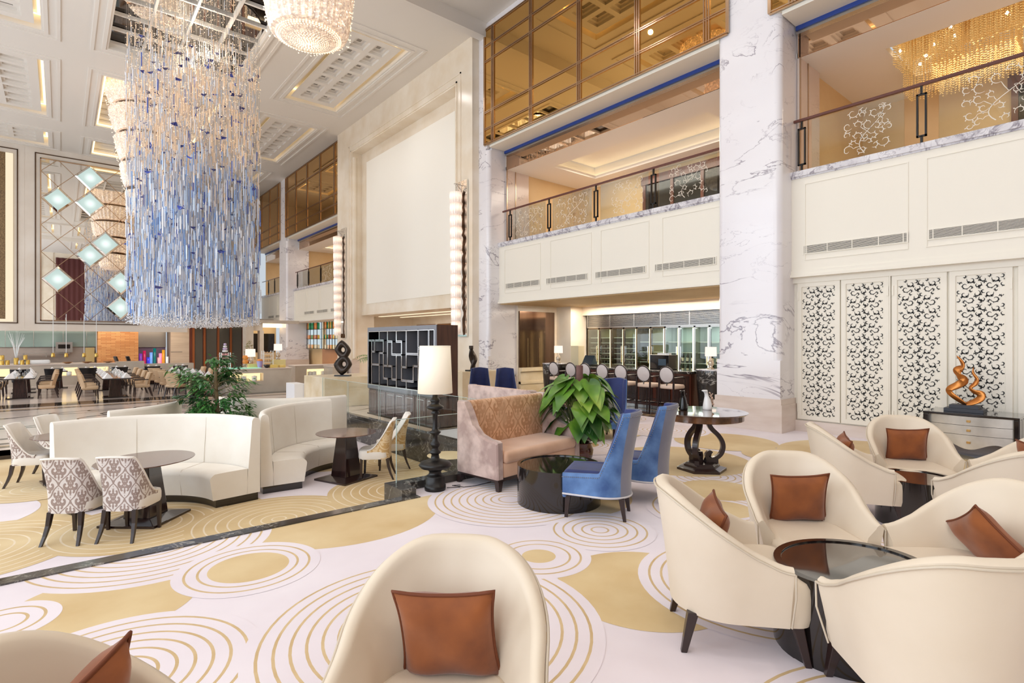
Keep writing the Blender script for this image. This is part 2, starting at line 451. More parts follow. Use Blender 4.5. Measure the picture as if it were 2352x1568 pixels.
# lobby marble floor with inlay
mb = MB(); mb.cur=0
mb.box(-9,SYB,L0-.1,9.9,39.5,L0); mb.box(SX1+.1,8.6,L0-.1,9.9,SYB,L0)
mb.box(9.9,13.5,L0-.1,15,39.5,L0)
mb.cur=1
mb.box(-9,SYB,S0-.05,SX1+.1,SYB+.02,L0+.001)
def flat(x0,y0,x1,y1,mi,z=L0+.002):
    mb.cur=mi; mb.quad((x0,y0,z),(x1,y0,z),(x1,y1,z),(x0,y1,z))
flat(-9,SYB+.3,5,SYB+.5,1); flat(-9,SYB+.75,5,SYB+.95,1); flat(-9,SYB+.5,5,SYB+.62,2); flat(-9,SYB+1.5,5,SYB+1.65,1)
flat(-9,21.3,9.9,21.5,2,L0+.002); flat(-9,21.05,9.9,21.2,1); flat(-9,21.9,9.9,23.1,1)
rnd = random.Random(3)
mb.cur=1
for k in range(34):
    cx=rnd.uniform(-5,9); cy=rnd.uniform(15.6,20.4); r=rnd.uniform(.3,1.1); a0=rnd.uniform(0,6.28); sw=rnd.uniform(2.0,4.2); sg=rnd.choice((-1,1))
    pts=[];w=[]
    for i in range(22):
        t=i/21; a=a0+sg*sw*t; rr=r*(1-.75*t)
        pts.append((cx+rr*math.cos(a)*1.5,cy+rr*math.sin(a),L0+.003)); w.append(.002+.04*math.sin(PI*min(1,t*1.05))*(1-t*.4))
    mb.strip(pts,w,(0,0,1))
for cy,amp in ((17.0,.5),(19.2,.7)):
    pts=[(-8+.4*i,cy+amp*math.sin(i*.35),L0+.003) for i in range(46)]; mb.strip(pts,[.025]*46,(0,0,1))
o = mb.build('floor_lobby', [M['lobby'],M['lobby_dark'],M['lobby_gold']]); struct(o)

# bar floor
mb = MB(); mb.cur=0; mb.box(9.9,5.5,-.12,14.6,13.0,-.004); mb.cur=1
for yy in (5.9,7.3,8.7,10.1,11.5): mb.box(9.95,yy,-.01,11.2,yy+.05,0)
for xx in (10.15,10.95): mb.box(xx,5.6,-.01,xx+.06,12.9,.0005)
o = mb.build('floor_bar', [plain('bar_floor_stone', sr(96,80,70), .06), M['lobby_gold']]); struct(o)
# threshold between carpet and lobby under the low screen
mb = MB(); mb.box(SX1+.1,8.55,L0,9.9,8.62,.0); mb.box(SX1+.1,5.5,-.12,9.9,8.6,-.005)
o = mb.build('floor_landing', M['dark_marble']); struct(o)

# dark stone edging of the sunken lounge
mb = MB()
mb.box(-7,SY0-.11,S0,KX,SY0+.02,.012)
mb.box(KX-.17,SY0-.02,S0,KX,KY,.085)
mb.box(KX-.16,KY-.171,S0,SX1+.12,KY-.004,.083)

o = mb.build('trim_1', M['dark_marble']); struct(o)
mb = MB()
mb.box(SX1,KY,S0,SX1+.12,SYB,.03); mb.box(SX1-.012,KY,-.09,SX1+.13,SYB,-.05)
mb.box(-.75,SY0+.02,S0,-.34,SY0+.30,.09)
o = mb.build('trim_2', M['dark_marble'], bevel=.006); struct(o)

# ------------------------------------------------------------------ ceiling
k=.964
cols=[(-3.0,-.44),(1.17,4.87),(6.62,8.62)]; rows=[(15.55,21.55),(23.85,29.55),(31.9,34.15)]
holes=[(c[0],r[0],c[1],r[1]) for r in rows for c in cols]
mb = MB(); mb.cur=0
hole_plane(mb,-12,13.2,9.95,34.7,ZC,holes)
mb.box(-12,34.7,ZC,9.95,39.5,ZC+.06)
for h in holes:
    frame(mb,h[0]-.05,h[1]-.05,h[2]+.05,h[3]+.05,.045,ZC+.061,ZC+.5)
    frame(mb,h[0]-.16,h[1]-.16,h[2]+.16,h[3]+.16,.10,ZC-.03,ZC+.01); frame(mb,h[0]-.44,h[1]-.44,h[2]+.44,h[3]+.44,.09,ZC-.03,ZC+.01)
    mb.box(h[0]-.04,h[1]-.04,ZC+.5,h[2]+.04,h[3]+.04,ZC+.54)
o = mb.build('ceiling', M['ceil']); struct(o)
nearh=[(6.62,5.6,8.62,11.6),(1.17,5.6,4.87,11.6),(6.62,-3.5,8.62,2.6),(1.17,-3.5,4.87,2.6),(-3,5.6,-.44,11.6)]
mb = MB()
hole_plane(mb,-12,-8,9.95,13.2,ZN,nearh)
for h in nearh:
    frame(mb,h[0]-.05,h[1]-.05,h[2]+.05,h[3]+.05,.045,ZN+.061,ZN+.5); frame(mb,h[0]-.44,h[1]-.44,h[2]+.44,h[3]+.44,.09,ZN-.03,ZN+.01)
    mb.box(h[0]-.04,h[1]-.04,ZN+.5,h[2]+.04,h[3]+.04,ZN+.54)
mb.box(-12,13.1,ZC-.12,9.95,13.4,ZN+.06)      # downstand beam
mb.box(-12,3.4,ZN-.35,9.95,4.2,ZN); 
o = mb.build('ceiling_near', M['ceil']); struct(o)

def coffer_panel(h, z, nx, ny, name='ceiling_panel', gap=.16):
    """panel of stepped coffers floating in a lit recess"""
    x0,y0,x1,y1 = h[0]+gap,h[1]+gap,h[2]-gap,h[3]-gap
    mb = MB(); ex=.18; cw=(x1-x0-2*ex)/nx; ch=(y1-y0-2*ex)/ny
    cells=[(x0+ex+i*cw+.09,y0+ex+j*ch+.09,x0+ex+(i+1)*cw-.09,y0+ex+(j+1)*ch-.09) for i in range(nx) for j in range(ny)]
    hole_plane(mb,x0,y0,x1,y1,z,cells,.03)
    for c in cells:
        for s,(i0,i1) in enumerate(((0,.09),(.09,.17))):
            zz=z+.03+.07*s
            frame(mb,c[0]+i0,c[1]+i0,c[2]-i0,c[3]-i0,i1-i0,zz+.07-.02,zz+.07)
            frame(mb,c[0]+i0-.012,c[1]+i0-.012,c[2]-i0+.012,c[3]-i0+.012,.012,zz,zz+.07)
        mb.box(c[0]+.17,c[1]+.17,z+.24,c[2]-.17,c[3]-.17,z+.26)
        frame(mb,c[0]+.158,c[1]+.158,c[2]-.158,c[3]-.158,.012,z+.16,z+.25)
    o = mb.build('ceiling_coffer', M['ceil']); struct(o)
    lb = MB(); frame(lb,h[0]+.02,h[1]+.02,h[2]-.02,h[3]-.02,.07,z+.36,z+.38)
    l = lb.build('cove_strip', M['cove'], o)
for c in (cols[0],cols[2]):
    for r in rows: coffer_panel((c[0],r[0],c[1],r[1]), ZC+.06, 2, 7 if r[1]-r[0]>4 else 3)
for h in nearh: coffer_panel(h, ZN+.06, 2 if h[2]-h[0]<3 else 3, 6)
# middle column openings: dark glazed skylight, domed louvres
def skylight(h, z, mat, nx, ny, nm, strip):
    mb = MB(); mb.cur=0
    mb.box(h[0],h[1],z+.3,h[2],h[3],z+.32); mb.cur=1
    for i in range(nx+1): 
        x=h[0]+(h[2]-h[0])*i/nx; mb.box(x-.035,h[1],z+.18,x+.035,h[3],z+.29)
    for j in range(ny+1):
        y=h[1]+(h[3]-h[1])*j/ny; mb.box(h[0],y-.035,z+.19,h[2],y+.035,z+.285)
    o = mb.build(nm, [mat, M['ceil']]); struct(o)
    if strip:
        lb = MB(); frame(lb,h[0]+.03,h[1]+.03,h[2]-.03,h[3]-.03,.05,z+.05,z+.08); lb.build('cove_strip', M['cove'], o)
skylight((1.17,15.55,4.87,21.55),ZC,plain('skylight_dark_glass',sr(38,26,20),.05,.6),4,6,'ceiling_skylight',False)
skylight((1.17,23.85,4.87,29.55),ZC,M['ceil'],4,8,'ceiling_louvre',True)
skylight((1.17,31.9,4.87,34.15),ZC,M['ceil'],4,2,'ceiling_louvre',True)

# ------------------------------------------------------------------ right wall: columns, panel wall
WM=M['white_marble']; 
def colm(name, y0, y1, x1=11.0, rounds=(True,True)):
    mb = MB(); mb.cur=0
    mb.box(9.93,y0+.13,1.3,10.06,y1-.13,ZN)
    mb.box(10.06,y0,1.3,x1,y1,ZN)
    mb.box(9.93,y0,.6,x1,y1,1.3)
    for on,yy in ((rounds[0],y0+.13),(rounds[1],y1-.13)):
        if on:
            for q in range(1): 
                m0=mb.mark(); mb.lathe([(.13,1.3),(.13,7.5),(.13,ZN)],20,(10.06,yy,0))
    mb.cur=1; mb.box(9.88,y0-.05,0,x1,y1+.05,.5); mb.box(9.9,y0-.03,.5,x1,y1+.03,.6)
    o = mb.build(name,[WM,M['plinth']]); struct(o); return o
colm('column_1',4.38,5.6); 
# pilaster next to panel wall
mb = MB(); mb.cur=0
mb.box(9.93,13.15,L0,10.06,13.5,ZN); mb.box(10.06,13.02,1.2,11.1,13.499,ZN); mb.lathe([(.13,1.2),(.13,7.45)],20,(10.06,13.15,0)); mb.box(9.93,13.02,.6,11.1,13.15,1.2)
mb.box(9.925,13.06,7.5,10.0,13.49,ZN-.01)
mb.cur=1; mb.box(9.9,13.0,-.3,11.1,13.1,.55)
o = mb.build('column_2',[WM,M['plinth']]); struct(o)
for nm,y0,y1 in (('column_3',32.05,33.35),):
    mb=MB(); mb.cur=0; mb.box(9.93,y0+.12,1.3,11.2,y1,ZC); mb.box(10.05,y0,1.3,11.2,y0+.12,ZC); mb.lathe([(.12,1.2),(.12,7.4)],16,(10.05,y0+.12,0)); mb.box(9.93,y0,.6,11.2,y1,1.3)
    mb.cur=1; mb.box(9.88,y0-.05,L0,11.2,y1+.05,.6); o=mb.build(nm,[WM,M['plinth']]); struct(o)

# beige marble panel wall with blank screen
mb = MB(); BM=M['beige_marble']; mb.cur=0
xf=9.68; xr=10.12
mb.box(xf,13.5,L0,10.7,14.42,ZC); mb.box(xf,22.4,L0,10.7,24.0,ZC); mb.box(xf,14.42,9.8,10.7,22.4,ZC)
for (a,b) in ((0,.06),(.06,.03)):  # stepped moulding round the recess
    pass
for off,d in ((.10,.03),(.32,.02)):
    mb.box(xf-d,14.42-off,L0 if 0 else 2.8,xf,14.42-off+.05,9.8+off); mb.box(xf-d,22.4+off-.05,.9,xf,22.4+off,9.8+off); mb.box(xf-d,14.42-off,9.8+off-.05,xf,22.4+off,9.8+off)
mb.box(xr,14.42,2.82,10.7,22.4,9.8)
mb.lathe([(.1,.9),(.1,9.6)],16,(xf+.12,22.42,0))
mb.cur=1; mb.box(xr-.03,15.05,3.25,xr,21.85,9.33)
mb.cur=2; mb.box(xf-.05,22.35,L0,10.0,24.02,.85)
o = mb.build('wall_panel',[BM,M['screen'],M['plinth']]); struct(o)
# alcove behind the screen wall opening
mb = MB(); mb.cur=0
mb.box(13.4,13.5,L0,13.5,24,2.8); mb.box(10.7,23.8,L0,13.5,24,2.8); mb.box(10.7,13.5,L0,13.5,13.6,2.8); mb.box(xr,13.5,2.78,13.5,24,2.82)
mb.cur=1; 
for y in (14.0,15.9,17.8,19.7,21.6): mb.box(13.36,y,.6,13.4,y+1.7,2.45)
mb.cur=2; mb.box(11.2,14.2,2.765,11.35,23,2.779); mb.box(12.3,14.2,2.765,12.45,23,2.779)
o = mb.build('wall_alcove',[M['beige_marble'],M['bronze_mirror'],emit('alcove_strip',(1,.8,.55),1.3)]); struct(o)

# ------------------------------------------------------------------ amber mirror windows
GZ=[11.07,10.57,10.11,8.57,8.07,7.6]
def amber_bay(name, y0, y1, ys, top):
    t = MB(); zs=[z for z in GZ if z<=top]; zs[0]=top
    t.cur=0; t.box(9.90,y0,7.6,9.94,y1,top)
    t.cur=1
    for y in ys:
        if y in (y0,y1): t.box(9.87,y-.03,7.6,9.91,y+.03,top)
        else:
            for dy in (-.055,0,.055): t.box(9.87,y+dy-.014,7.6,9.91,y+dy+.014,top)
    for z in zs:
        for dz in (-.022,.022): t.box(9.875,y0,z+dz-.012,9.905,y1,z+dz+.012)
    o = t.build(name,[M['amber'],M['gilt']]); struct(o)
    # soffit with blind slot
    t = MB(); t.cur=0; t.box(9.93,y0+.2,7.5,10.55,y1-.2,7.58); t.box(9.94,y0,7.58,11,y1,ZC if y0>14 else ZN)
    t.cur=1; t.box(10.50,y0+.2,7.42,10.53,y1-.2,7.5); t.cur=2; t.box(10.53,y0+.2,7.36,10.60,y1-.2,7.5)
    t.cur=3; t.box(10.60,y0+.2,6.95,10.62,y1-.2,7.45)
    o = t.build('trim_soffit',[M['cream_wall'],plain('blind_blue',sr(36,64,140),.4),M['silver'],M['bronze_mirror']]); struct(o)
amber_bay('window_1',5.36,13.16,[5.36,5.8,7.49,9.26,11.05,12.75,13.16],11.07)
amber_bay('window_2',-4.2,4.55,[-4.2,-2.5,-.8,.95,2.7,4.15,4.55],11.07)
amber_bay('window_3',24.0,32.1,[24.0,24.89,26.72,28.57,30.34,31.8,32.1],10.95)
amber_bay('window_4',33.1,38.6,[33.1,33.5,35.2,36.9,38.6],10.95)
mb=MB()
mb.box(9.935,5.5,11.07,11,13.1,ZN); mb.box(9.935,-5,11.07,11,4.6,ZN); o=mb.build('wall_right',M['white_marble']); struct(o)

# ------------------------------------------------------------------ balconies
def curl(cx, cz, r, a0, sweep, sg, n=12, w=.02):
    P=[];W=[]
    for i in range(n):
        t=i/(n-1); a=a0+sg*sweep*t; rr=r*(1-.72*t)
        P.append((cx+rr*math.cos(a),cz+rr*math.sin(a))); W.append(w*(.10+.90*math.sin(PI*(.10+.88*t))))
    return P,W
def etched(mb, x, y0, z0, y1, z1, seed):
    """branching scroll ornament on a vertical pane facing -X"""
    rn=random.Random(seed); w=y1-y0; h=z1-z0
    def put(P,W):
        k=[i for i,p in enumerate(P) if z0<p[1]<z1 and y0<p[0]<y1]
        if len(k)>2: mb.strip([(x,P[i][0],P[i][1]) for i in k],[W[i] for i in k],(1,0,0))
    C=[]
    stem=[(y0+w*(.42+.25*math.sin(.4+i*.30)),z0+h*i/17) for i in range(18)]; put(stem,[.007-.0002*i for i in range(18)])
    tries=0
    while len(C)<24 and tries<1500:
        tries+=1; r=h*rn.uniform(.06,.12); cy=rn.uniform(y0+r*.5,y1-r*.5); cz=rn.uniform(z0+r*.6,z1-r*.6)
        if any(math.hypot(cy-a,cz-b)<(r+q)*.92 for a,b,q in C): continue
        C.append((cy,cz,r))
    for cy,cz,r in C:
        n=min(stem,key=lambda p:math.hypot(p[0]-cy,p[1]-cz)); a0=math.atan2(n[1]-cz,n[0]-cy); sg=rn.choice((1,-1))
        P,W=curl(cy,cz,r,a0,5.6,sg,16,.0062); put(P,W)
        d=math.hypot(n[0]-cy,n[1]-cz)
        if d<r*3.2: put([n,((n[0]+P[0][0])/2+.012,(n[1]+P[0][1])/2+.01),P[0]],[.003,.005,.003])
        for q in (3,6,9):
            ly,lz=P[q]; a=a0+sg*1.3*q/4; e=(ly+.036*math.cos(a),lz+.036*math.sin(a)); put([(ly,lz),((ly+e[0])/2+.006,(lz+e[1])/2),e],[.002,.008,.001])
def balcony(num, x, y0, y1, posts, zb, zs, panels, vents, etchings, wallgap=0, detail=True):
    mb=MB(); mb.cur=0
    mb.box(x,y0,zb+.06,x+.25,y1,zs); mb.box(x-.06,y0,zb,x+.25,y1,zb+.05); mb.box(x-.03,y0,zb+.05,x+.2,y1,zb+.12)
    for a,b in panels:
        lo,hi=min(a,b),max(a,b)
        for (ya,za,yb,zz) in ((lo,zb+.3,hi,zb+.315),(lo,zs-.16,hi,zs-.145),(lo,zb+.315,lo+.015,zs-.16),(hi-.015,zb+.315,hi,zs-.16)): mb.box(x-.012,ya,za,x,yb,zz)
    mb.cur=1; mb.box(x-.05,y0,zs,x+.3,y1,zs+.1); mb.box(x-.02,y0,zs-.03,x,y1,zs)
    o=mb.build('wall_balcony_%d'%num,[M['cream_wall'],M['sill_marble']]); struct(o)
    return zs+.1
def railing(label, x, posts, zr, glassmap, etchings, ends):
    t=thing('balcony_railing',label,'railing',(x,posts[0],zr))
    L=lambda m: m.xf(Matrix.Translation((-x,-posts[0],-zr)))
    h=.92
    m=MB(); m.box(x-.03,ends[0],zr+h,x+.03,ends[1],zr+h+.05); L(m).build('handrail',M['rail_wood'],t,bevel=.01)
    for p in posts:
        m=MB(); 
        for dy in (-.055,.055): m.box(x-.02,p+dy-.012,zr+.12,x+.02,p+dy+.012,zr+h-.12)
        for z in (zr+.12,zr+h-.145): m.box(x-.02,p-.067,z,x+.02,p+.067,z+.025)
        m.box(x-.02,p-.015,zr,x+.02,p+.015,zr+.13); m.box(x-.02,p-.015,zr+h-.13,x+.02,p+.015,zr+h)
        L(m).build('baluster',M['black_metal'],t)
    for i,(a,b) in enumerate(glassmap):
        m=MB(); m.box(x-.006,a,zr+.02,x+.006,b,zr+h-.02); g=L(m).build('glass_pane',M['glass'],t)
        m=MB()
        if etchings[i]:
            e0=a+(b-a)*etchings[i][0]; e1=a+(b-a)*etchings[i][1]; etched(m,x-.009,e0,zr+.06,e1,zr+h-.06,i+3)
            L(m).build('etched_scrollwork',M['etch'],g)
    return t
zr=balcony(1,10.35,5.6,13.05,[],2.8,4.56,[(12.75,11.15),(10.75,9.25),(8.95,7.5),(7.15,5.7)],[],[])
railing('dark wood balcony rail on five posts above the bar',10.4,[12.55,10.86,9.15,7.42,5.72],zr,[(11.0,12.42),(9.29,10.72),(7.56,9.0),(5.86,7.28)],[(.05,.9),(.05,.9),(.1,.75),(.15,.8)],(5.62,12.9))
zr=balcony(2,10.40,-4,4.38,[],2.82,4.66,[(4.15,2.58),(2.35,.6),(.4,-1.4)],[],[])
railing('dark wood balcony rail with scrolled glass at upper right',10.45,[4.22,2.42,.65,-1.1],zr,[(2.65,4.05),(.85,2.2),(-.95,.45)],[(.12,.62),(.1,.8),(.1,.8)],(-4,4.36))
zr=balcony(3,10.35,24.0,32.1,[],2.75,4.56,[(24.3,26),(26.2,27.9),(28.1,29.8),(30,31.7)],[],[])
railing('far balcony rail left of the tall crystal wall lamp',10.4,[24.4,26.2,28.0,29.8,31.6],zr,[(24.5,26.1),(26.3,27.9),(28.1,29.7),(29.9,31.5)],[(.1,.9),(.1,.9),None,None],(24,31.9))
zr=balcony(4,10.35,33.1,38.6,[],2.75,4.56,[(33.4,35),(35.2,36.9)],[],[])
railing('farthest balcony rail partly behind the blue chandelier',10.4,[33.3,34.6,35.9,37.2],zr,[(33.4,34.5),(34.7,35.8),(36.0,37.1)],[None,None,None],(33.1,38.6))
# air vents
def vent(label, x, ya, yb, z, group, div=4):
    lo,hi=min(ya,yb),max(ya,yb); t=thing('air_vent',label,'vent',(x,lo,z),0,group)
    m=MB(); m.box(-.004,0,-.07,0,hi-lo,.07); m.build('grille_back',M['grille'],t)
    m=MB()
    for i in range(8): m.box(-.014,0,-.065+i*.0172,-.004,hi-lo,-.065+i*.0172+.007)
    for i in range(div+1):
        q=(hi-lo)*(.03 if i==0 else .97 if i==div else i/div); m.box(-.016,q-.006,-.07,-.003,q+.006,.07)
    m.build('louvre',M['cream_wall'],t)
    m=MB(); m.box(-.018,-.02,.07,0,hi-lo+.02,.085); m.box(-.018,-.02,-.085,0,hi-lo+.02,-.07); m.box(-.018,-.02,-.07,0,0,.07); m.box(-.018,hi-lo,-.07,0,hi-lo+.02,.07)
    m.build('frame',M['cream_wall'],t)
    return t
k2=10.35/10.15
for (a,b),w in zip(((12.43,10.97),(10.69,9.22),(8.93,7.46),(7.19,5.75)),('farthest of the four over the bar','second from the left over the bar','third from the left over the bar','nearest the marble column over the bar')):
    vent('long narrow air vent, '+w,10.349,a*k2,b*k2 if b>6 else b*k2,3.31,'air vents in the balcony fronts')
vent('long air vent above the left pair of scrollwork doors',10.399,4.16,2.6,3.31,'air vents in the balcony fronts')
vent('long air vent above the right pair of scrollwork doors',10.399,2.31,.7,3.31,'air vents in the balcony fronts')
for i,(a,b) in enumerate(((25.0,26.5),(26.9,28.4),(28.8,30.3),(24.1,24.6))): vent(('nearest wide','middle','leftmost','cut off')[i]+' air vent on the balcony front past the crystal wall lamp',10.349,a,b,3.2,'air vents in the balcony fronts',2)
for i,(a,b) in enumerate(((33.4,33.8),(34.2,35.5),(35.8,37.1))): vent('air vent, '+('right end','middle','left end')[i]+' of the farthest balcony front',10.349,a,b,3.2,'air vents in the balcony fronts',2)

# rooms behind the balconies
def upper_room(name, y0, y1, depth=14.2, zf=4.5, zc=6.95, back='glass', warm=True, cz=.35):
    mb=MB(); mb.cur=0
    mb.box(10.7,y0,zf-.1,depth,y1,zf)
    mb.cur=1; mb.box(depth,y0,zf,depth+.1,y1,zc+.6); mb.box(10.62,y0-.05,zf,depth,y0,zc+.6); mb.box(10.62,y1,zf,depth,y1+.05,zc+.6)
    mb.cur=2
    h=(11.5,y0+1.2,depth-.8,y1-1.2)
    hole_plane(mb,10.62,y0,depth,y1,zc,[h],.1)
    mb.box(h[0]-.2,h[1]-.2,zc+cz+.1,h[2]+.2,h[3]+.2,zc+cz+.15); frame(mb,h[0]-.3,h[1]-.3,h[2]+.3,h[3]+.3,.06,zc+.05,zc+cz+.12)
    mb.cur=3; frame(mb,h[0]-.22,h[1]-.22,h[2]+.22,h[3]+.22,.06,zc+.11,zc+.14)
    if back=='glass':
        mb.cur=4; mb.box(depth-.06,y0+.9,zf+.05,depth-.01,y1-2.6,zc-.35)
        mb.cur=5
        n=4
        for i in range(n+1):
            y=y0+.9+(y1-3.5-y0)*i/n; mb.box(depth-.1,y-.05,zf,depth-.02,y+.05,zc-.3)
        mb.box(depth-.12,y0+.8,zc-.4,depth-.02,y1-2.5,zc-.15)
    if back=='doors':
        mb.cur=5; mb.box(depth-.06,y0+1,zf,depth-.01,y0+5.2,zc-.3); mb.cur=6
        for i in range(3): mb.box(depth-.08,y0+1.25+i*1.35,zf+.2,depth-.05,y0+2.2+i*1.35,zc-.55)
    o=mb.build(name,[M['lobby'],M['warm_room'],M['ceil'],M['cove_soft'],M['dark_void'],M['redwood'],M['mirror']]); struct(o)
upper_room('wall_room_1',5.5,13.02)
upper_room('wall_room_2',-4,4.4,cz=.4)
upper_room('wall_room_3',24.0,32.1,back='doors')
upper_room('wall_room_4',33.3,38.6,back='doors')
# marble jamb strips at the balcony openings
mb=MB(); 
for y,x0 in ((12.99,10.62),(4.34,10.62)): mb.box(x0,y-.02,4.66,x0+.9,y+.03,7.4)
mb.box(10.62,5.58,4.66,11.5,5.64,7.4)
o=mb.build('trim_jamb',M['warm_lit_marble']); struct(o)
mb=MB()
for y in (12.965,4.315):
    for x0 in (10.6,10.95): mb.box(x0,y-.01,4.66,x0+.025,y+.01,7.4)
o=mb.build('trim_jamb_strip',M['gilt']); struct(o)

# ------------------------------------------------------------------ doors with scroll cut-work
def scroll_tile(mb, x, oy, oz, w, h, rn, ymin, ymax, flip):
    """one repeat of the thorny scroll cut-work"""
    cur=[(.10,.30,.19,2.4,4.6,1),(.36,.66,.21,.3,4.8,-1),(.60,.26,.22,3.4,5.0,1),(.86,.68,.20,1.2,4.6,-1),(.97,.18,.14,4.5,4.0,1),(.14,.86,.13,5.2,3.8,-1),(.66,.90,.10,2.2,3.4,1),(.38,.08,.11,.8,3.6,1),(.80,.40,.09,2.8,3.4,-1),(.27,.40,.08,.4,3.4,1),(.50,.52,.07,5.0,3.2,-1),(.04,.55,.08,3.4,3.2,-1)]
    def put(P,W):
        k=[i for i,p in enumerate(P) if ymin<p[0]<ymax]
        if len(k)>2 and k[-1]-k[0]==len(k)-1: mb.strip([(x,P[i][0],P[i][1]) for i in k],[W[i] for i in k],(1,0,0))
    for (u,v,r,a,s,g) in cur:
        if flip: u=1-u; g=-g; a=PI-a
        P,W=curl(oy+u*w,oz+v*h,r*w*.88,a,s*1.12,g,15,.0068); put(P,W)
        for q in (2,4,6):
            p=P[q]; d=a+g*s*q/12+g*.9; e=(p[0]+.024*math.cos(d),p[1]+.024*math.sin(d))
            put([p,((p[0]+e[0])/2,(p[1]+e[1])/2+.002),e],[.005,.0035,.0006])
dl=['far left','second from the left','third from the left','rightmost']
for i,(a,b) in enumerate(((4.31,3.6),(3.58,2.87),(2.83,2.11),(2.08,1.36))):
    y1,y0=a,b; x=10.5; z0=.22; z1=2.72
    mb=MB(); mb.cur=0; mb.box(x,y0,z0,x+.05,y1,z1)
    frame_w=.075
    for (ya,za,yb,zb) in ((y0,z0,y1,z0+frame_w),(y0,z1-frame_w,y1,z1),(y0,z0+frame_w,y0+frame_w,z1-frame_w),(y1-frame_w,z0+frame_w,y1,z1-frame_w)): mb.box(x-.02,ya,za,x,yb,zb)
    mb.cur=1; rn=random.Random(5); tw=(y1-y0-2*frame_w)/2; nrow=int((z1-z0-2*frame_w)/.205)
    th=(z1-z0-2*frame_w)/nrow
    for r in range(nrow):
        for c in range(2): scroll_tile(mb,x-.004,y0+frame_w+c*tw,z0+frame_w+r*th,tw,th,rn,y0+frame_w+.008,y1-frame_w-.008,(r%2==1))
    o=mb.build('door_%d'%(i+1),[M['cream_wall'],M['black_ink']]); struct(o)
    for zz in (.35,2.4):
        m=MB(); yy=y1-.015 if i in(0,2) else y0+.015; m.box(x-.035,yy-.014,zz,x-.018,yy+.014,zz+.16); m.build('hinge',M['cream_wall'],o)
mb=MB(); mb.cur=0
mb.box(10.52,-4,0,10.6,4.4,2.82); mb.cur=1; mb.box(10.44,-4,0,10.54,4.36,.2)
mb.cur=0
mb.box(10.46,-4,2.72,10.6,4.4,2.83); mb.box(10.47,-4,.2,10.54,1.3,2.72); mb.box(10.47,2.845,.2,10.53,2.865,2.72)
for y in (.1,1.15): mb.box(10.455,y-.01,.3,10.47,y+.01,2.65)
o=mb.build('wall_doors',[M['cream_wall'],M['plinth']]); struct(o)

# ------------------------------------------------------------------ back wall
YB=34.7
mb=MB(); mb.cur=0
mb.box(-9,YB,2.15,5.42,YB+.5,ZC); mb.box(5.42,38.6,2.9,9.95,38.8,ZC); mb.box(5.42,YB+.4,2.9,5.6,38.8,ZC)
mb.box(-9,YB-.03,2.15,5.42,YB,2.25)
for x in (-1.33,): mb.box(x-.01,YB-.006,2.2,x+.01,YB,ZC)
for (x0,x1) in ((-.9,3.18),): 
    pass
mb.cur=1
for (xa,xb,za,zb) in ((-.95,3.2,2.5,10.75),(-3.9,-1.55,2.5,10.75)):
    for (p,q,r,s) in ((xa,za,xb,za+.04),(xa,zb-.04,xb,zb),(xa,za,xa+.04,zb),(xb-.04,za,xb,zb)): mb.box(p,YB-.03,q,r,YB,s)
o=mb.build('wall_back',[mottled('back_marble',sr(240,232,222),sr(228,217,204),.9,.2,detail=8),M['bronze']]); struct(o)
# lattice mirror with lit diamond tiles
MX0,MX1,MZ0,MZ1=-.76,3.02,2.64,10.52
mb=MB(); mb.cur=0; mb.box(MX0,YB-.05,MZ0,MX1,YB-.01,MZ1)
mb.cur=1
dw=1.25; dh=1.30
def dline(x0,z0,x1,z1):
    a=Vector((x0,YB-.056,z0)); b=Vector((x1,YB-.056,z1)); d=(b-a).normalized(); n=Vector((-d.z,0,d.x))*.014
    mb.add([a+n,a-n,b-n,b+n],[(0,1,2,3)],False)
import itertools
cx0=-.1; cz0=8.59   # centre of the leftmost lit tile
for s in (1,-1):
    for kx in range(-14,15):
        # lines through tile corners: z - cz = s*(dh/dw)*(x-cx) + dh*(k+.5)
        g=s*dh/dw; c=cz0-g*cx0+dh*(kx+.5)
        xs=[]
        xa,xb=MX0,MX1
        za,zb=g*xa+c,g*xb+c
        for (z) in ():pass
        # clip
        pts=[]
        for x in (xa,xb):
            z=g*x+c
            if MZ0<=z<=MZ1: pts.append((x,z))
        for z in (MZ0,MZ1):
            x=(z-c)/g
            if xa<=x<=xb: pts.append((x,z))
        if len(pts)>=2: dline(*pts[0],*pts[1])
for (p,q,r,s) in ((MX0,MZ0,MX1,MZ0+.05),(MX0,MZ1-.05,MX1,MZ1),(MX0,MZ0,MX0+.05,MZ1),(MX1-.05,MZ0,MX1,MZ1)): mb.box(p,YB-.07,q,r,YB-.01,s)
mb.cur=2
for (i,j) in ((0,0),(2,0),(2,-2),(1,-3),(3,-1),(2,1)): pass
o=mb.build('lattice_mirror',[M['mirror'],M['gilt'],M['bronze_mirror']])
tag(o,'tall mirror divided into diamonds on the far marble wall','mirror')
mb=MB(); mb.box(-4.2,YB-.05,2.7,-1.72,YB-.01,10.5)
o=mottled('rattan',sr(160,132,92),sr(96,72,46),26,.6,detail=6)
t=thing('wall_panel_art','woven bronze wall panel with a lit cream edge at far left','panel',(-3,YB,2.7))
mb.xf(Matrix.Translation((3,-YB,-2.7))).build('woven_field',o,t)
m=MB(); m.box(1.02,-.06,0,1.28,-.01,7.8); m.box(-1.2,-.06,-.12,1.28,-.01,0); m.build('lit_border',emit('lit_border',(1,.86,.62),1.0),t)
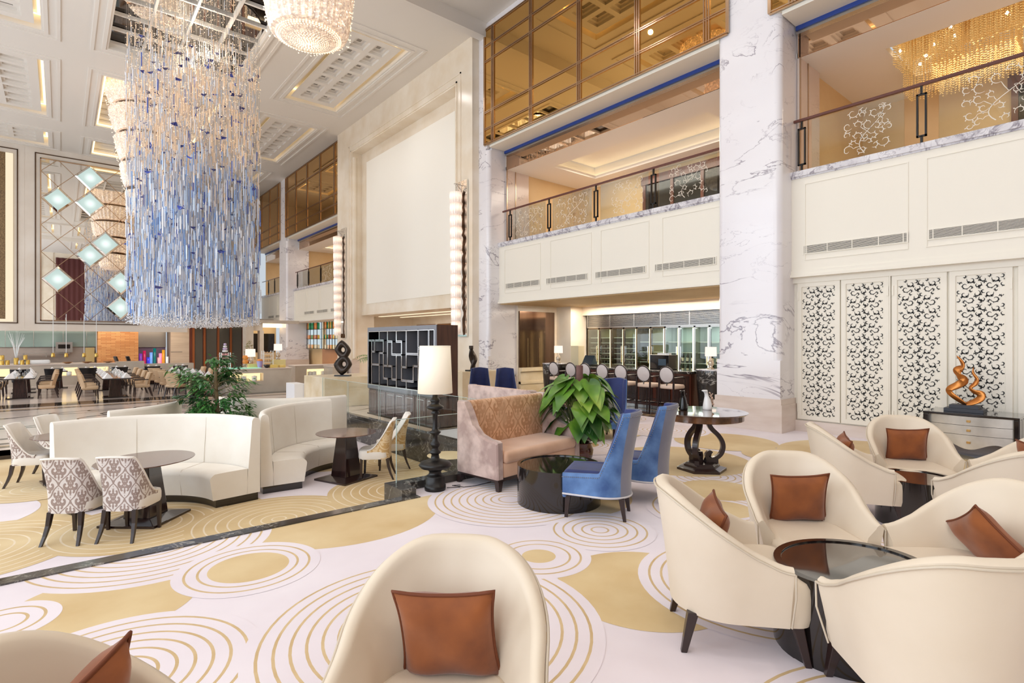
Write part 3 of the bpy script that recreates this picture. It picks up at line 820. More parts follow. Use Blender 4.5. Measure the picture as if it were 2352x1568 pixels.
for w,(x,z) in zip(('topmost','leftmost of the upper three','right one of the upper three','upper one of the middle pair','lower one of the middle pair','leftmost of the lower group','upper one at lower right','lowest one at lower right'),
    ((1.15,9.89),(-.1,8.59),(1.15,8.59),(1.775,6.64),(1.15,5.99),(-.1,4.69),(2.4,4.69),(2.4,3.39))):
    t=thing('light_tile','frosted diamond light tile on the lattice mirror, '+w,'wall light',(x,YB-.06,z),0,'diamond light tiles')
    a,b=dw/2-.01,dh/2-.01
    m=MB()
    def dia(s,y): return [(a*s,y,0),(0,y,b*s),(-a*s,y,0),(0,y,-b*s)]
    o1=dia(1,-.002); i1=dia(.84,-.03)
    m.add(o1+i1,[(k,(k+1)%4,4+(k+1)%4,4+k) for k in range(4)],False); m.build('bevelled_rim',M['mirror'],t)
    m=MB(); m.add(dia(.84,-.026),[(3,2,1,0)],False)
    if 'tile_glow' not in M:
        mm,tt,oo=nt('tile_glow'); e=N(tt,'ShaderNodeEmission'); v=coords(tt,(1.7,1,1.7)); g=N(tt,'ShaderNodeTexGradient',gradient_type='SPHERICAL'); tt.links.new(v,g.inputs[0])
        tt.links.new(ramp(tt,g.outputs[0],[(0,sr(176,198,192)),(.55,sr(196,214,208)),(.9,sr(240,252,248))]),e.inputs[0]); e.inputs[1].default_value=1.15; tt.links.new(e.outputs[0],oo.inputs[0]); M['tile_glow']=mm
    m.build('frosted_glass',M['tile_glow'],t)
# ------------------------------------------------------------------ lounge furniture
M['cream'] = mottled('cream_leather', sr(229,214,193), sr(221,204,181), 2, .5, sheen=.1)
M['piping'] = plain('cream_piping', sr(206,192,172), .5)
M['leg'] = plain('dark_leg', sr(44,28,26), .3, 0, .5, .3)
M['rust'] = mottled('rust_velvet', sr(158,88,38), sr(112,56,22), 5, .8, sheen=.25, detail=6, bmp=.2)
M['black_gloss'] = plain('black_lacquer', sr(26,20,19), .12, 0, .5, .6)
M['table_top_glass'] = plain('smoked_top', sr(42,37,34), .07, 0, .6, 1)

def U(s, hw, yf, yb):
    """tub plan: s in [-1,1], 0 at back; returns (x,y) and outward normal"""
    L = yf-(yb+hw); arc = PI*hw/2; T = L+arc
    d = abs(s)*T; sg = 1 if s>=0 else -1
    if d<=arc:
        a=d/hw; x=hw*math.sin(a); y=(yb+hw)-hw*math.cos(a); n=(math.sin(a),-math.cos(a))
    else:
        x=hw; y=(yb+hw)+(d-arc); n=(1,0)
    return sg*x,y,(sg*n[0],n[1])
def sstep(t):
    t=max(0,min(1,t)); return t*t*(3-2*t)
def tub_shell():
    """rounded tub shell, opened along y+, with rim; returns body MB and piping path"""
    mb=MB(); nu=44
    rows=[]; rim=[]
    for i in range(nu+1):
        s=-1+2*i/nu; x,y,n=U(s,.298,.215,-.33); a=abs(s)
        top=.86-.30*sstep((a-.12)/.80)-.03*sstep((a-.8)/.2)
        fl=.05*(1-sstep((a-.1)/.75))           # back leans outwards
        sp=.035*a
        th=.045+.035*(1-a)                     # padding thickness
        ring=[]
        z0=.20
        for (zf,off) in ((0,0),(.25,.01),(.55,.02),(.8,.03),(.93,.033)):
            z=z0+(top-z0)*zf; o_=off*1.0+fl*zf**1.5+sp*zf; ring.append((x+n[0]*o_,y+n[1]*o_,z))
        oo=.033+fl+sp
        for (ang) in (30,75,105,150):
            c=math.cos(R(ang)); s_=math.sin(R(ang)); w=th/2
            ring.append((x+n[0]*(oo-w+w*c),y+n[1]*(oo-w+w*c),top-.03+.03*s_))
        for (zf,off) in ((.93,oo-th),(.75,.0-th+fl*.6+sp*.6),(.5,-th-.01+sp*.3),(.3,-th-.02)):
            z=z0+(top-z0)*zf; ring.append((x+n[0]*off,y+n[1]*off,z))
        ring.append((x-n[0]*.06,y-n[1]*.06,z0))
        rows.append(ring); rim.append((x+n[0]*(oo+.004),y+n[1]*(oo+.004),top-.028))
    mb.grid(rows,closed_u=True,caps=True)
    return mb,rim
def make_armchair():
    t=thing('tub_armchair','x','armchair',(0,0,0))
    mb,rim=tub_shell(); mb.build('tub_back',M['cream'],t,smooth_angle=55)
    m=MB(); m.tube(rim,.006,6)
    a=rim[0];b=rim[-1]
    for p,sg in ((a,-1),(b,1)):
        m.tube([(p[0],p[1]+.004,p[2]),(p[0]-.004*sg,p[1]+.006,p[2]-.12),(sg*.312,.22,.21)],.005,5)
    m.build('piping',M['piping'],t)
    # seat: rounded nose
    def plan(k,nose):
        pts=[]
        for i in range(25):
            a=PI*i/24; c_=math.cos(a); pts.append((.296*k*(abs(c_)**.7)*(1 if c_>0 else -1), .224+nose*math.sin(a)**.7))
        for i in range(1,12):
            a=PI+PI*i/12; pts.append((.272*k*math.cos(a),-.02+.26*k*math.sin(a)))
        return pts
    m=MB(); rows=[]
    for z,k,nose in ((.20,.98,.15),(.24,1,.165),(.34,1,.17),(.39,.99,.165),(.415,.95,.14),(.428,.8,.09)):
        rows.append([(x,y,z) for x,y in plan(k,nose)])
    m.grid(rows,closed_u=True,caps=True); m.build('seat',M['cream'],t,smooth_angle=50)
    for sx in (-1,1):
        for sy,yy in ((1,.26),(-1,-.24)):
            m=MB(); x=.25*sx if sy>0 else .2*sx; q=.028
            m.frustum([(x+.02*sx-.016,yy+.05*sy-.016),(x+.02*sx+.016,yy+.05*sy-.016),(x+.02*sx+.016,yy+.05*sy+.016),(x+.02*sx-.016,yy+.05*sy+.016)],0,
                      [(x-q,yy-q),(x+q,yy-q),(x+q,yy+q),(x-q,yy+q)],.21)
            m.build('leg',M['leg'],t,bevel=.004)
    return t
def make_cushion():
    n=14; m=MB()
    def surf(sg):
        rows=[]
        for j in range(n+1):
            r=[]
            for i in range(n+1):
                u=-1+2*i/n; v=-1+2*j/n
                pull=1-.10*(1-abs(u)**2.5)*abs(v)**3*1.0; pull2=1-.10*(1-abs(v)**2.5)*abs(u)**3
                x=.185*u*pull2; z=.18*v*pull
                th=.062*((1-u**4)*(1-v**4))**.6
                th*=1+.12*math.sin(5*u+2)*math.cos(4*v)
                r.append((x,sg*th,z))
            rows.append(r)
        return rows
    m.grid(surf(1)); m.grid([list(reversed(r)) for r in surf(-1)])
    P=[]
    for q in range(4):
        for i in range(n):
            u=-1+2*i/n
            a,b={0:(u,-1),1:(1,u),2:(-u,1),3:(-1,-u)}[q]
            pull=1-.10*(1-abs(a)**2.5)*abs(b)**3; pull2=1-.10*(1-abs(b)**2.5)*abs(a)**3
            P.append((.185*a*pull2,0,.18*b*pull))
    t=thing('throw_pillow','x','cushion'); m.build('cover',M['rust'],t)
    m2=MB(); m2.tube(P,.007,6,closed=True); m2.build('piping',plain('rust_piping',sr(110,54,24),.7),t)
    return t
AC=make_armchair(); CU=make_cushion(); first=[True,True]
def armchair(x,y,tx,ty,label,cush=None):
    """chair at x,y looking at tx,ty"""
    rz=math.atan2(ty-y,tx-x)-PI/2
    if first[0]:
        o=AC; o.location=(x,y,0); o.rotation_euler=(0,0,rz); o['label']=label; o['group']='cream tub armchairs'; first[0]=False
    else: o=dup(AC,(x,y,0),rz,label,'cream tub armchairs')
    if cush:
        lab,side,tilt,roll,up=cush
        f=Vector((math.cos(rz+PI/2),math.sin(rz+PI/2),0)); r=Vector((math.cos(rz),math.sin(rz),0))
        p=Vector((x,y,.585+up))-f*.125+r*side
        if first[1]: c=CU; first[1]=False
        else: c=dup(CU,p)
        c.location=p; c['label']=lab; c['group']='rust velvet cushions'
        c.rotation_euler=(Matrix.Rotation(rz,3,'Z')@Matrix.Rotation(tilt,3,'X')@Matrix.Rotation(roll,3,'Y')).to_euler()
G1=(3.32,1.08)
def at(c,dx,dy,d=.62):
    l=math.hypot(dx,dy); return c[0]+dx/l*d, c[1]+dy/l*d
def ring4(c,labels,cush,ds=(.63,.60,.66,.62),dirs=((-.64,.73),(.64,.60),(.75,-.56),(-.50,-.50))):
    for (dx,dy),lab,cu,d in zip(dirs,labels,cush,ds):
        if lab is None: continue
        x,y=at(c,dx,dy,d); armchair(x,y,c[0],c[1],lab,cu)
ring4(G1,['cream tub armchair left of the near oval black table, seen from its left side','cream tub armchair facing the camera behind the near black table','cream tub armchair at the right picture edge facing left, behind the big chair back',
     'largest cream tub armchair at lower right, seen from behind'],
     [('rust cushion mostly hidden behind the arm of the left tub chair',.04,-.30,.1,0),('rust velvet cushion upright in the tub chair facing the camera behind the near table',.0,-.28,.06,.0),('rust cushion slumped diagonally in the tub chair at the right edge',.0,-.5,.62,-.05),None])
G2=(6.08,1.30)
ring4(G2,['cream tub armchair beside the far black drum table, left of it, side view','cream tub armchair in front of the scrollwork doors facing the camera','cream tub armchair cut by the right edge beyond the far drum table','cream tub armchair, back to the camera, before the far drum table at right edge'],
     [('rust cushion peeking over the arm of the side-on tub chair before the doors',.03,-.3,.1,0),('rust velvet cushion in the tub chair in front of the scrollwork doors',0,-.28,.05,0),('small part of a rust cushion in the chair cut by the right edge',0,-.3,0,0),None],
     dirs=((-.5,.86),(.82,.50),(.6,-.75),(-.62,-.78)))
G0=(.55,1.13)
ring4(G0,['cream tub armchair in shade at the lower left corner','cream tub armchair at bottom centre facing the camera',None,None],
     [('tip of a dark rust cushion at the bottom left',-.12,-.3,.3,.02),('large rust velvet cushion at bottom centre',.0,-.25,.05,.0),None,None],ds=(.753,.63,1,1),dirs=((-.53,.535),(.66,.66),(1,0),(1,0)))

def drum_table(c, r, h, label, rz=0, oval=1.0):
    """open C shaped drum: lacquered shell with an arched cut-out, glass top"""
    t=thing('drum_table',label,'table',(c[0],c[1],0),rz)
    mb=MB(); n=56; W=.035
    cells=[]
    zs=[0,.04]+[.04+(h-.16)*k/10 for k in range(1,11)]+[h-.06,h-.02]
    def open_(a,z):
        # arched opening centred on a=0 (local +x side) 
        d=(a+PI)%(2*PI)-PI
        if not (.04<z<h-.10): return False
        zz=(z-.04)/(h-.14)*2-1
        return abs(d)<.62*math.sqrt(max(0,1-zz*zz))*1.0
    V=[]
    for ro in (r,r-W):
        for z in zs: V+= [(oval*ro*math.cos(2*PI*i/n),ro*math.sin(2*PI*i/n),z) for i in range(n)]
    F=[]; nz=len(zs); K=n*nz
    def solid(i,j): return 0<=j<nz-1 and not open_(2*PI*(i+.5)/n,(zs[j]+zs[j+1])/2)
    for j in range(nz-1):
        for i in range(n):
            if not solid(i,j): continue
            a=j*n+i;b=j*n+(i+1)%n;c_=(j+1)*n+(i+1)%n;d=(j+1)*n+i
            F.append((a,b,c_,d)); F.append((K+d,K+c_,K+b,K+a))
            if not solid((i+1)%n,j): F.append((b,K+b,K+c_,c_))
            if not solid((i-1)%n,j): F.append((a,d,K+d,K+a))
            if not solid(i,j-1): F.append((a,K+a,K+b,b))
            if not solid(i,j+1): F.append((d,c_,K+c_,K+d))
    mb.add(V,F,True); mb.build('drum_shell',M['black_gloss'],t,smooth_angle=40)
    m=MB(); m.lathe([(0.001,h-.035),(r-W-.002,h-.035),(r-W-.002,h-.028),(0.001,h-.028)],48,sx=oval); m.build('inset_top',M['table_top_glass'],t,smooth_angle=30)
    return t
drum_table(G1,.36,.46,'near oval black lacquer table between the cream chairs',R(-20),1.15)
drum_table((5.98,1.42),.32,.44,'far black drum table with an arched opening, beside the side-on chair',R(-60))
drum_table((3.95,3.98),.43,.41,'black drum coffee table in front of the velvet sofa',R(-40))

# ---------------------------------------------------------------- velvet settee
M['mauve'] = mottled('crushed_velvet_mauve', sr(208,182,172), sr(166,138,130), 6, .45, sheen=.6, detail=8, lo=.4, hi=.62)
M['settee_dam'] = damask('damask_velvet_copper', sr(232,186,146), sr(196,142,98), .34, .46, .5, .3, (1,0,0), sr(206,160,122))
M['copper_velvet'] = mottled('copper_velvet', sr(230,188,158), sr(210,162,130), 3, .55, sheen=.5, detail=6)
def settee(label, x, y, rz, w=1.52):
    t=thing('velvet_settee',label,'sofa',(x,y,0),rz)
    D=.66; hw=w/2
    # front faces -y (local)
    m=MB(); m.rbox(-hw+.06,.22,.14,hw-.06,.33,.95,.045,3); m.build('back_panel',M['settee_dam'],t,smooth_angle=50)
    m=MB(); m.rbox(-hw,.30,.13,hw,.345,.95,.02,2); m.build('outer_back',M['mauve'],t,smooth_angle=50)
    for sg in (-1,1):
        prof=[(.34,.13),(.34,.955),(.22,.95),(.16,.86),(.08,.70),(-.04,.60),(-.18,.555),(-.29,.55),(-.325,.53),(-.335,.13)]
        m=MB(); xo=sg*hw; xi=sg*(hw-.10)
        rows=[]
        for xx,ins in ((xo,.02),(xo-sg*.015,0),(xi+sg*.015,0),(xi,.02)):
            cy=sum(p[0] for p in prof)/len(prof); cz=.45
            rows.append([(xx,p[0]-(ins if p[0]>cy else -ins)*.8,p[1]-(ins if p[1]>cz else -0)) for p in prof])
        if sg<0: rows=rows[::-1]
        m.grid(rows,closed_u=True,caps=True); m.build('arm',M['mauve'],t,smooth_angle=35)
    m=MB(); m.rbox(-hw+.10,-.33,.13,hw-.10,.24,.30,.02,2); m.build('front_rail',M['copper_velvet'],t,smooth_angle=50)
    m=MB(); m.rbox(-hw+.105,-.36,.29,hw-.105,.24,.43,.05,4); m.build('seat_cushion',M['copper_velvet'],t,smooth_angle=60)
    m=MB(); m.box(-hw+.01,-.33,.105,hw-.01,.34,.14); m.build('base_rail',M['leg'],t)
    for sx in (-1,1):
        for sy in (-1,1):
            m=MB(); xx=sx*(hw-.05); yy=.31 if sy>0 else -.30
            m.frustum([(xx+sx*.02-.022,yy+sy*.02-.022),(xx+sx*.02+.022,yy+sy*.02-.022),(xx+sx*.02+.022,yy+sy*.02+.022),(xx+sx*.02-.022,yy+sy*.02+.022)],0,[(xx-.035,yy-.035),(xx+.035,yy-.035),(xx+.035,yy+.035),(xx-.035,yy+.035)],.11)
            m.build('leg',M['leg'],t)
    return t
settee('copper damask velvet settee with sloping arms, in front',4.37,5.05,R(7))
settee('mauve velvet settee behind the copper one, only its back showing',5.42,6.45,R(90)+PI*0)

# ---------------------------------------------------------------- blue high back chairs
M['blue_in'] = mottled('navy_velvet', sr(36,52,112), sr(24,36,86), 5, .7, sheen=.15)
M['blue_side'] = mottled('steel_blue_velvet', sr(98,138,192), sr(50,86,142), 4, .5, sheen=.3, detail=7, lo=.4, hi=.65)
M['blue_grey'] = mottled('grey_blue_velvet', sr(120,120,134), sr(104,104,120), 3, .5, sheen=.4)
M['nail'] = plain('nailhead_steel', sr(170,168,170), .25, 1)
def make_blue():
    t=thing('slipper_chair','x','chair')
    hw=.27
    def plan(s):
        # D-shaped plan: s in -1..1, back rounded corners
        x,y,n=U(s,hw,.33,-.27); return x,y,n
    # profile of top height by position along plan
    def top(a): # a=|s|
        if a<.36: return 1.0-.02*(a/.36)
        if a<.56: 
            q=(a-.36)/.20; return .98-.56*(q**.55)
        return .42+.01*(1-(a-.56)/.44)
    nu=80; out=[];inn=[];edge=[];low=[]
    rows=[]
    for i in range(nu+1):
        s=-1+2*i/nu; x,y,n=plan(s); a=abs(s); tp=top(a)
        lean=.10*(1-sstep((a-.2)/.45))
        ring=[]
        zb=.20-.03*(1-a)+.03
        for f in (0,.2,.4,.6,.8,1):
            z=zb+(tp-zb)*f; k=max(0,(z-.42)/.58)
            ring.append((x*(1-.06*k),y-lean*k**1.3,z))
        ox,oy,oz=ring[-1]
        ring.append((ox-n[0]*.012,oy-n[1]*.012,oz+.012)); ring.append((ox-n[0]*.05,oy-n[1]*.05,oz+.006)); 
        for f in (.9,.7,.45,.2,0):
            z=zb+(tp-zb)*f; k=max(0,(z-.42)/.58)
            ring.append((x*(1-.06*k)-n[0]*.062,y-lean*k**1.3-n[1]*.062,z))
        rows.append(ring); edge.append(((ox+n[0]*.003),oy+n[1]*.003,oz-.025)); low.append((ring[0][0]+n[0]*.004,ring[0][1]+n[1]*.004,ring[0][2]+.012))
    # split faces into materials: outside back grey-blue, outside sides blue, inside navy
    m=MB(); nuc=len(rows[0]); V=[p for r in rows for p in r]; base=0
    m.v=list(V)
    for j in range(nu):
        s=-1+2*(j+.5)/nu
        for i in range(nuc):
            a=j*nuc+i;b=j*nuc+(i+1)%nuc;c=(j+1)*nuc+(i+1)%nuc;d=(j+1)*nuc+i
            m.f.append([a,b,c,d]); m.sm.append(True)
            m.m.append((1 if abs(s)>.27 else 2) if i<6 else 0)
    for r0,rev in ((0,True),(nu,False)):
        ids=[r0*nuc+i for i in range(nuc)]
        m.f.append(ids[::-1] if rev else ids); m.m.append(1); m.sm.append(False)
    m.build('upholstered_shell',[M['blue_in'],M['blue_side'],M['blue_grey']],t,smooth_angle=60)
    m=MB(); m.tube(low,.009,6); m.build('base_trim',plain('pale_trim',sr(214,210,212),.4),t)
    m=MB()
    for k in range(len(edge)-1):
        p,q=Vector(edge[k]),Vector(edge[k+1]); L=(q-p).length; nn=max(1,int(L/.02))
        for e in range(nn): m.ico(tuple(p.lerp(q,e/nn)),.0065)
    m.build('nailheads',M['nail'],t)
    m=MB(); m.rbox(-hw+.06,-.15,.28,hw-.06,.345,.445,.05,4); m.build('seat_cushion',M['blue_in'],t,smooth_angle=60)
    m=MB(); m.box(-hw+.01,.30,.2,hw-.01,.335,.40); m.build('front_rail',M['blue_side'],t,bevel=.012)
    for sx in (-1,1):
        for yy in (.29,-.2):
            m=MB(); x=sx*.2 if yy>0 else sx*.17; e=.02 if yy>0 else -.03
            m.frustum([(x-.014,yy+e-.014),(x+.014,yy+e-.014),(x+.014,yy+e+.014),(x-.014,yy+e+.014)],0,[(x-.025,yy-.025),(x+.025,yy-.025),(x+.025,yy+.025),(x-.025,yy+.025)],.21); m.build('leg',M['leg'],t)
    return t
BC=make_blue(); bf=[True]
def blue(x,y,head,label,g='blue velvet high-back chairs'):
    rz=R(head)-PI/2
    if bf[0]: bf[0]=False; o=BC; o.location=(x,y,0); o.rotation_euler=(0,0,rz); o['label']=label; o['group']=g
    else: dup(BC,(x,y,0),rz,label,g)
blue(3.98,3.42,122,'blue velvet high-back chair nearest the camera, beside the drum coffee table')
blue(4.74,3.52,114,'second blue velvet chair, right behind the nearest one')
blue(7.25,6.05,196,'navy high-back chair right of the leafy plant, facing left')
blue(7.35,6.75,190,'navy high-back chair half hidden behind the top of the leafy plant')
blue(7.75,10.5,235,'navy high-back chair left of the pair by the dark shelf screen')
blue(8.15,10.0,235,'navy high-back chair right of the pair by the dark shelf screen')

# low dark table between rear chairs
t=thing('low_table','low dark wooden table behind the leafy plant','table',(6.35,6.35,0),R(5))
m=MB(); m.box(-.5,-.42,.30,.5,.42,.36); m.build('table_top',M['black_gloss'],t,bevel=.006)
m=MB(); m.box(-.42,-.34,.04,.42,.34,.30); m.build('table_base',M['brown'],t)
m=MB(); m.box(-.56,-.48,0,.56,.48,.045); m.build('foot_plate',M['brown'],t,bevel=.005)

# ---------------------------------------------------------------- floor lamp
t=thing('floor_lamp','tall turned black floor lamp with a cream drum shade','lamp',(3.2,5.17,0))
prof=[(.115,0),(.118,.02),(.118,.07),(.105,.075),(.105,.17),(.10,.185),(.075,.20),(.065,.235),(.085,.265),(.16,.29),(.182,.325),(.16,.36),(.09,.385),(.05,.40),(.045,.43),(.04,.46),(.062,.475),(.066,.495),(.04,.515),(.036,.55),(.05,.565),(.058,.585),(.05,.61),(.03,.64),(.028,.70),(.06,.735),(.065,.75),(.04,.765),(.03,.80),(.028,.9),(.03,.97),(.045,.985),(.048,1.0),(.03,1.015),(.05,1.03),(.09,1.05),(.095,1.075),(.06,1.10),(.045,1.12),(.055,1.145),(.057,1.165),(.035,1.185),(.03,1.22),(.02,1.28),(.012,1.40)]
m=MB(); m.lathe([(r*1.0,z*.86) for r,z in prof],32); m.build('turned_stem',M['black_metal'],t)
mm,tt,oo=nt('lamp_shade_fabric'); b=bsdf(tt,oo,sr(250,243,228),.8,em=sr(255,228,184),ems=.22); M['shade']=mm
m=MB(); rows=[[(r*math.cos(2*PI*i/40),r*math.sin(2*PI*i/40),z) for i in range(40)] for r,z in ((.19,1.075),(.168,1.60))]
m.grid(rows,closed_u=True); m.build('lamp_shade',M['shade'],t,solid=.004)
m=MB()
for z,r in ((1.08,.188),(1.595,.17)): m.tube([(r*math.cos(2*PI*i/32),r*math.sin(2*PI*i/32),z) for i in range(32)],.004,5,closed=True)
m.build('shade_ring',M['shade'],t)
m=MB(); m.ball((0,0,1.3),.05); m.build('bulb',emit('bulb',(1,.82,.55),14),t)
m=MB(); pts=[(3.32,5.12,.012),(3.45,5.05,.012),(3.5,5.12,.012),(3.42,5.16,.012),(3.48,5.02,.012),(3.62,4.98,.012),(3.85,5.0,.012),(3.95,5.12,.012)]
m.tube(pts,.004,6); tag(m.build('lamp_cord',M['black_metal']),'thin black cord on the carpet by the floor lamp','cord')

# ---------------------------------------------------------------- pedestal table with two jugs
t=thing('pedestal_table','round burl wood pedestal table with scrolled lyre legs','table',(6.33,3.78,0),R(14))
burl=mottled('burl_veneer',sr(120,76,40),sr(52,30,18),7,.15,coat=.8,detail=8)
topm=mottled('burl_top',sr(96,70,56),sr(78,54,44),7,.05,coat=1,detail=8)
m=MB(); m.lathe([(.001,.735),(.54,.735),(.555,.745),(.555,.752),(.001,.757)],64); m.build('table_top',topm,t,smooth_angle=30)
m=MB(); m.lathe([(.50,.655),(.508,.66),(.508,.737),(.50,.737)],64); m.lathe([(.001,.66),(.5,.66)],48); m.build('apron',burl,t,smooth_angle=30)
for q in range(3):
    a=2*PI*q/3+R(60)
    P=[(.10,.66),(.085,.60),(.12,.53),(.20,.45),(.25,.37),(.262,.29),(.235,.21),(.17,.155),(.10,.14),(.065,.165),(.062,.20),(.09,.225),(.115,.21)]
    # smooth by catmull
    pts=[]
    for i in range(len(P)-1):
        p0=P[max(i-1,0)];p1=P[i];p2=P[i+1];p3=P[min(i+2,len(P)-1)]
        for k_ in range(4):
            u=k_/4; pts.append(tuple(.5*((2*p1[c])+(-p0[c]+p2[c])*u+(2*p0[c]-5*p1[c]+4*p2[c]-p3[c])*u*u+(-p0[c]+3*p1[c]-3*p2[c]+p3[c])*u**3) for c in (0,1)))
    pts.append(P[-1])
    L=[];Rr=[];n=len(pts)
    for i in range(n):
        dx=pts[min(i+1,n-1)][0]-pts[max(i-1,0)][0]; dz=pts[min(i+1,n-1)][1]-pts[max(i-1,0)][1]; l=math.hypot(dx,dz) or 1
        w=.030-.010*(i/n); 
        if i>n-8: w=.02+.012*math.sin(PI*(i-n+8)/9)
        L.append((pts[i][0]-dz/l*w,pts[i][1]+dx/l*w)); Rr.append((pts[i][0]+dz/l*w,pts[i][1]-dx/l*w))
    m=MB(); hh=.032; rows=[]
    for i in range(n):
        rows.append([(L[i][0],-hh,L[i][1]),(Rr[i][0],-hh,Rr[i][1]),(Rr[i][0],hh,Rr[i][1]),(L[i][0],hh,L[i][1])])
    m.grid(rows,closed_u=True,caps=True,smooth=False); m.lathe([(.001,-hh),(.036,-hh),(.036,hh),(.001,hh)],16,smooth=False)
    # scroll eye
    cnt=16*4; 
    for i in range(len(m.v)-cnt,len(m.v)):
        x,y,z=m.v[i]; m.v[i]=(.095+x,z,.192+y)
    m.prism([(.05,-.03),(.20,-.03),(.20,.03),(.05,.03)],.09,.15)
    m.xf(Matrix.Rotation(a,4,'Z')); m.build('scrolled_leg',M['leg'],t)
hexa=lambda r,n=6,o=0:[(r*math.cos(2*PI*i/n+o),r*math.sin(2*PI*i/n+o)) for i in range(n)]
m=MB(); m.prism(hexa(.31),0,.035); m.frustum(hexa(.30),.035,hexa(.23),.055); m.prism(hexa(.225),.055,.075); m.frustum(hexa(.215),.075,hexa(.19),.10); m.build('stepped_base',M['leg'],t)
def jug(x,y,z,rz,label,mat,scale=1,dark=False):
    t=thing('flower_jug',label,'jug',(x,y,z),rz)
    m=MB(); rows=[]
    for zz,r,off in ((0,.052,0),(.006,.056,0),(.03,.057,0),(.08,.05,0),(.13,.038,.004),(.165,.026,.012),(.195,.022,.02),(.22,.026,.03),(.238,.04,.05),(.246,.03,.045),(.225,.014,.03),(.15,.012,.01)):
        rows.append([(off+r*math.cos(2*PI*i/20)*(1.15 if zz>.2 and math.cos(2*PI*i/20)>0 else 1),r*math.sin(2*PI*i/20)*(.8 if zz>.2 else 1),zz) for i in range(20)])
    m.grid(rows,closed_u=True,caps=True); m.build('jug_body',mat,t)
    m=MB(); rn=random.Random(2)
    P=[(-.03,0,.21),(-.055,0,.2),(-.07,0,.15),(-.062,0,.09),(-.05,0,.05)]
    m.tube(P,.004,5)
    for k_ in range(26):
        u=rn.random(); p=Vector(P[0]).lerp(Vector(P[4]),u); m.ball((p.x-.02-rn.random()*.03,rn.uniform(-.03,.03),p.z),rn.uniform(.006,.012),6,4)
    m.build('twig_handle',mat if dark else plain('twig_pale',sr(206,176,156),.6),t)
    if scale!=1: t.scale=(scale,)*3
jug(6.22,3.98,.757,R(200),'glossy black jug with beaded side on the round table','' or plain('black_glaze',sr(16,14,14),.08),1.05,True)
jug(6.50,3.80,.757,R(170),'white porcelain jug with a pouring lip on the round table',plain('white_glaze',sr(246,244,242),.15),1.05)

# ---------------------------------------------------------------- sideboard with flame sculpture
t=thing('sideboard','silver leaf sideboard with black ends and a wavy apron','sideboard',(9.98,1.70,0),0)
silv=mottled('silver_leaf',sr(226,222,214),sr(176,172,164),2.2,.28,.7,detail=4)
W2=.46; H2=.61
def bow(y): return -.28-.07*math.cos(y/W2*PI/2)
m=MB(); m.box(-.34,-W2-.06,H2,.36,W2+.06,H2+.03); m.build('top',M['black_gloss'],t,bevel=.004)
for sg in (-1,1):
    m=MB(); 
    for k_ in range(4): m.box(-.33+.17*k_,sg*(W2-.005),.10 if k_ else 0,-.33+.17*k_+.15,sg*(W2+.06),H2)
    m.build('end_panel',M['black_gloss'],t,bevel=.012)
    m=MB(); m.frustum([(.28,sg*(W2-.1)-.02),(.32,sg*(W2-.1)-.02),(.32,sg*(W2-.1)+.02),(.28,sg*(W2-.1)+.02)],0,[(.26,sg*(W2-.1)-.03),(.33,sg*(W2-.1)-.03),(.33,sg*(W2-.1)+.03),(.26,sg*(W2-.1)+.03)],.26); m.build('leg',M['leg'],t)
m=MB(); m.box(-.24,-W2,.23,.34,W2,H2); m.build('carcass',M['black_gloss'],t)
n=36
def drawer(z0f,z1f):
    m=MB(); rows=[]
    A=[];B=[]
    for i in range(n+1):
        y=-W2+.005+(2*W2-.01)*i/n
        A.append((bow(y),y,z0f(y)));B.append((bow(y),y,z1f(y)))
    m.grid([A,B]); m.grid([[(x+.05,y,z) for x,y,z in B],[(x+.05,y,z) for x,y,z in A]]); m.grid([B,[(x+.05,y,z) for x,y,z in B]],smooth=False); m.grid([[(x+.05,y,z) for x,y,z in A],A],smooth=False)
    o=m.build('drawer',silv,t)
    zm=(z0f(0)+z1f(0))/2
    k=MB(); k.box(bow(0)-.018,-.022,zm-.016,bow(0),.022,zm+.016); k.build('knob',plain('brass_knob',sr(206,170,110),.25,1),o,bevel=.004)
wav=lambda y:.20-.045*math.cos(y/W2*PI*1.6)
drawer(lambda y:.485,lambda y:H2-.004); drawer(lambda y:.355,lambda y:.48); drawer(wav,lambda y:.35)
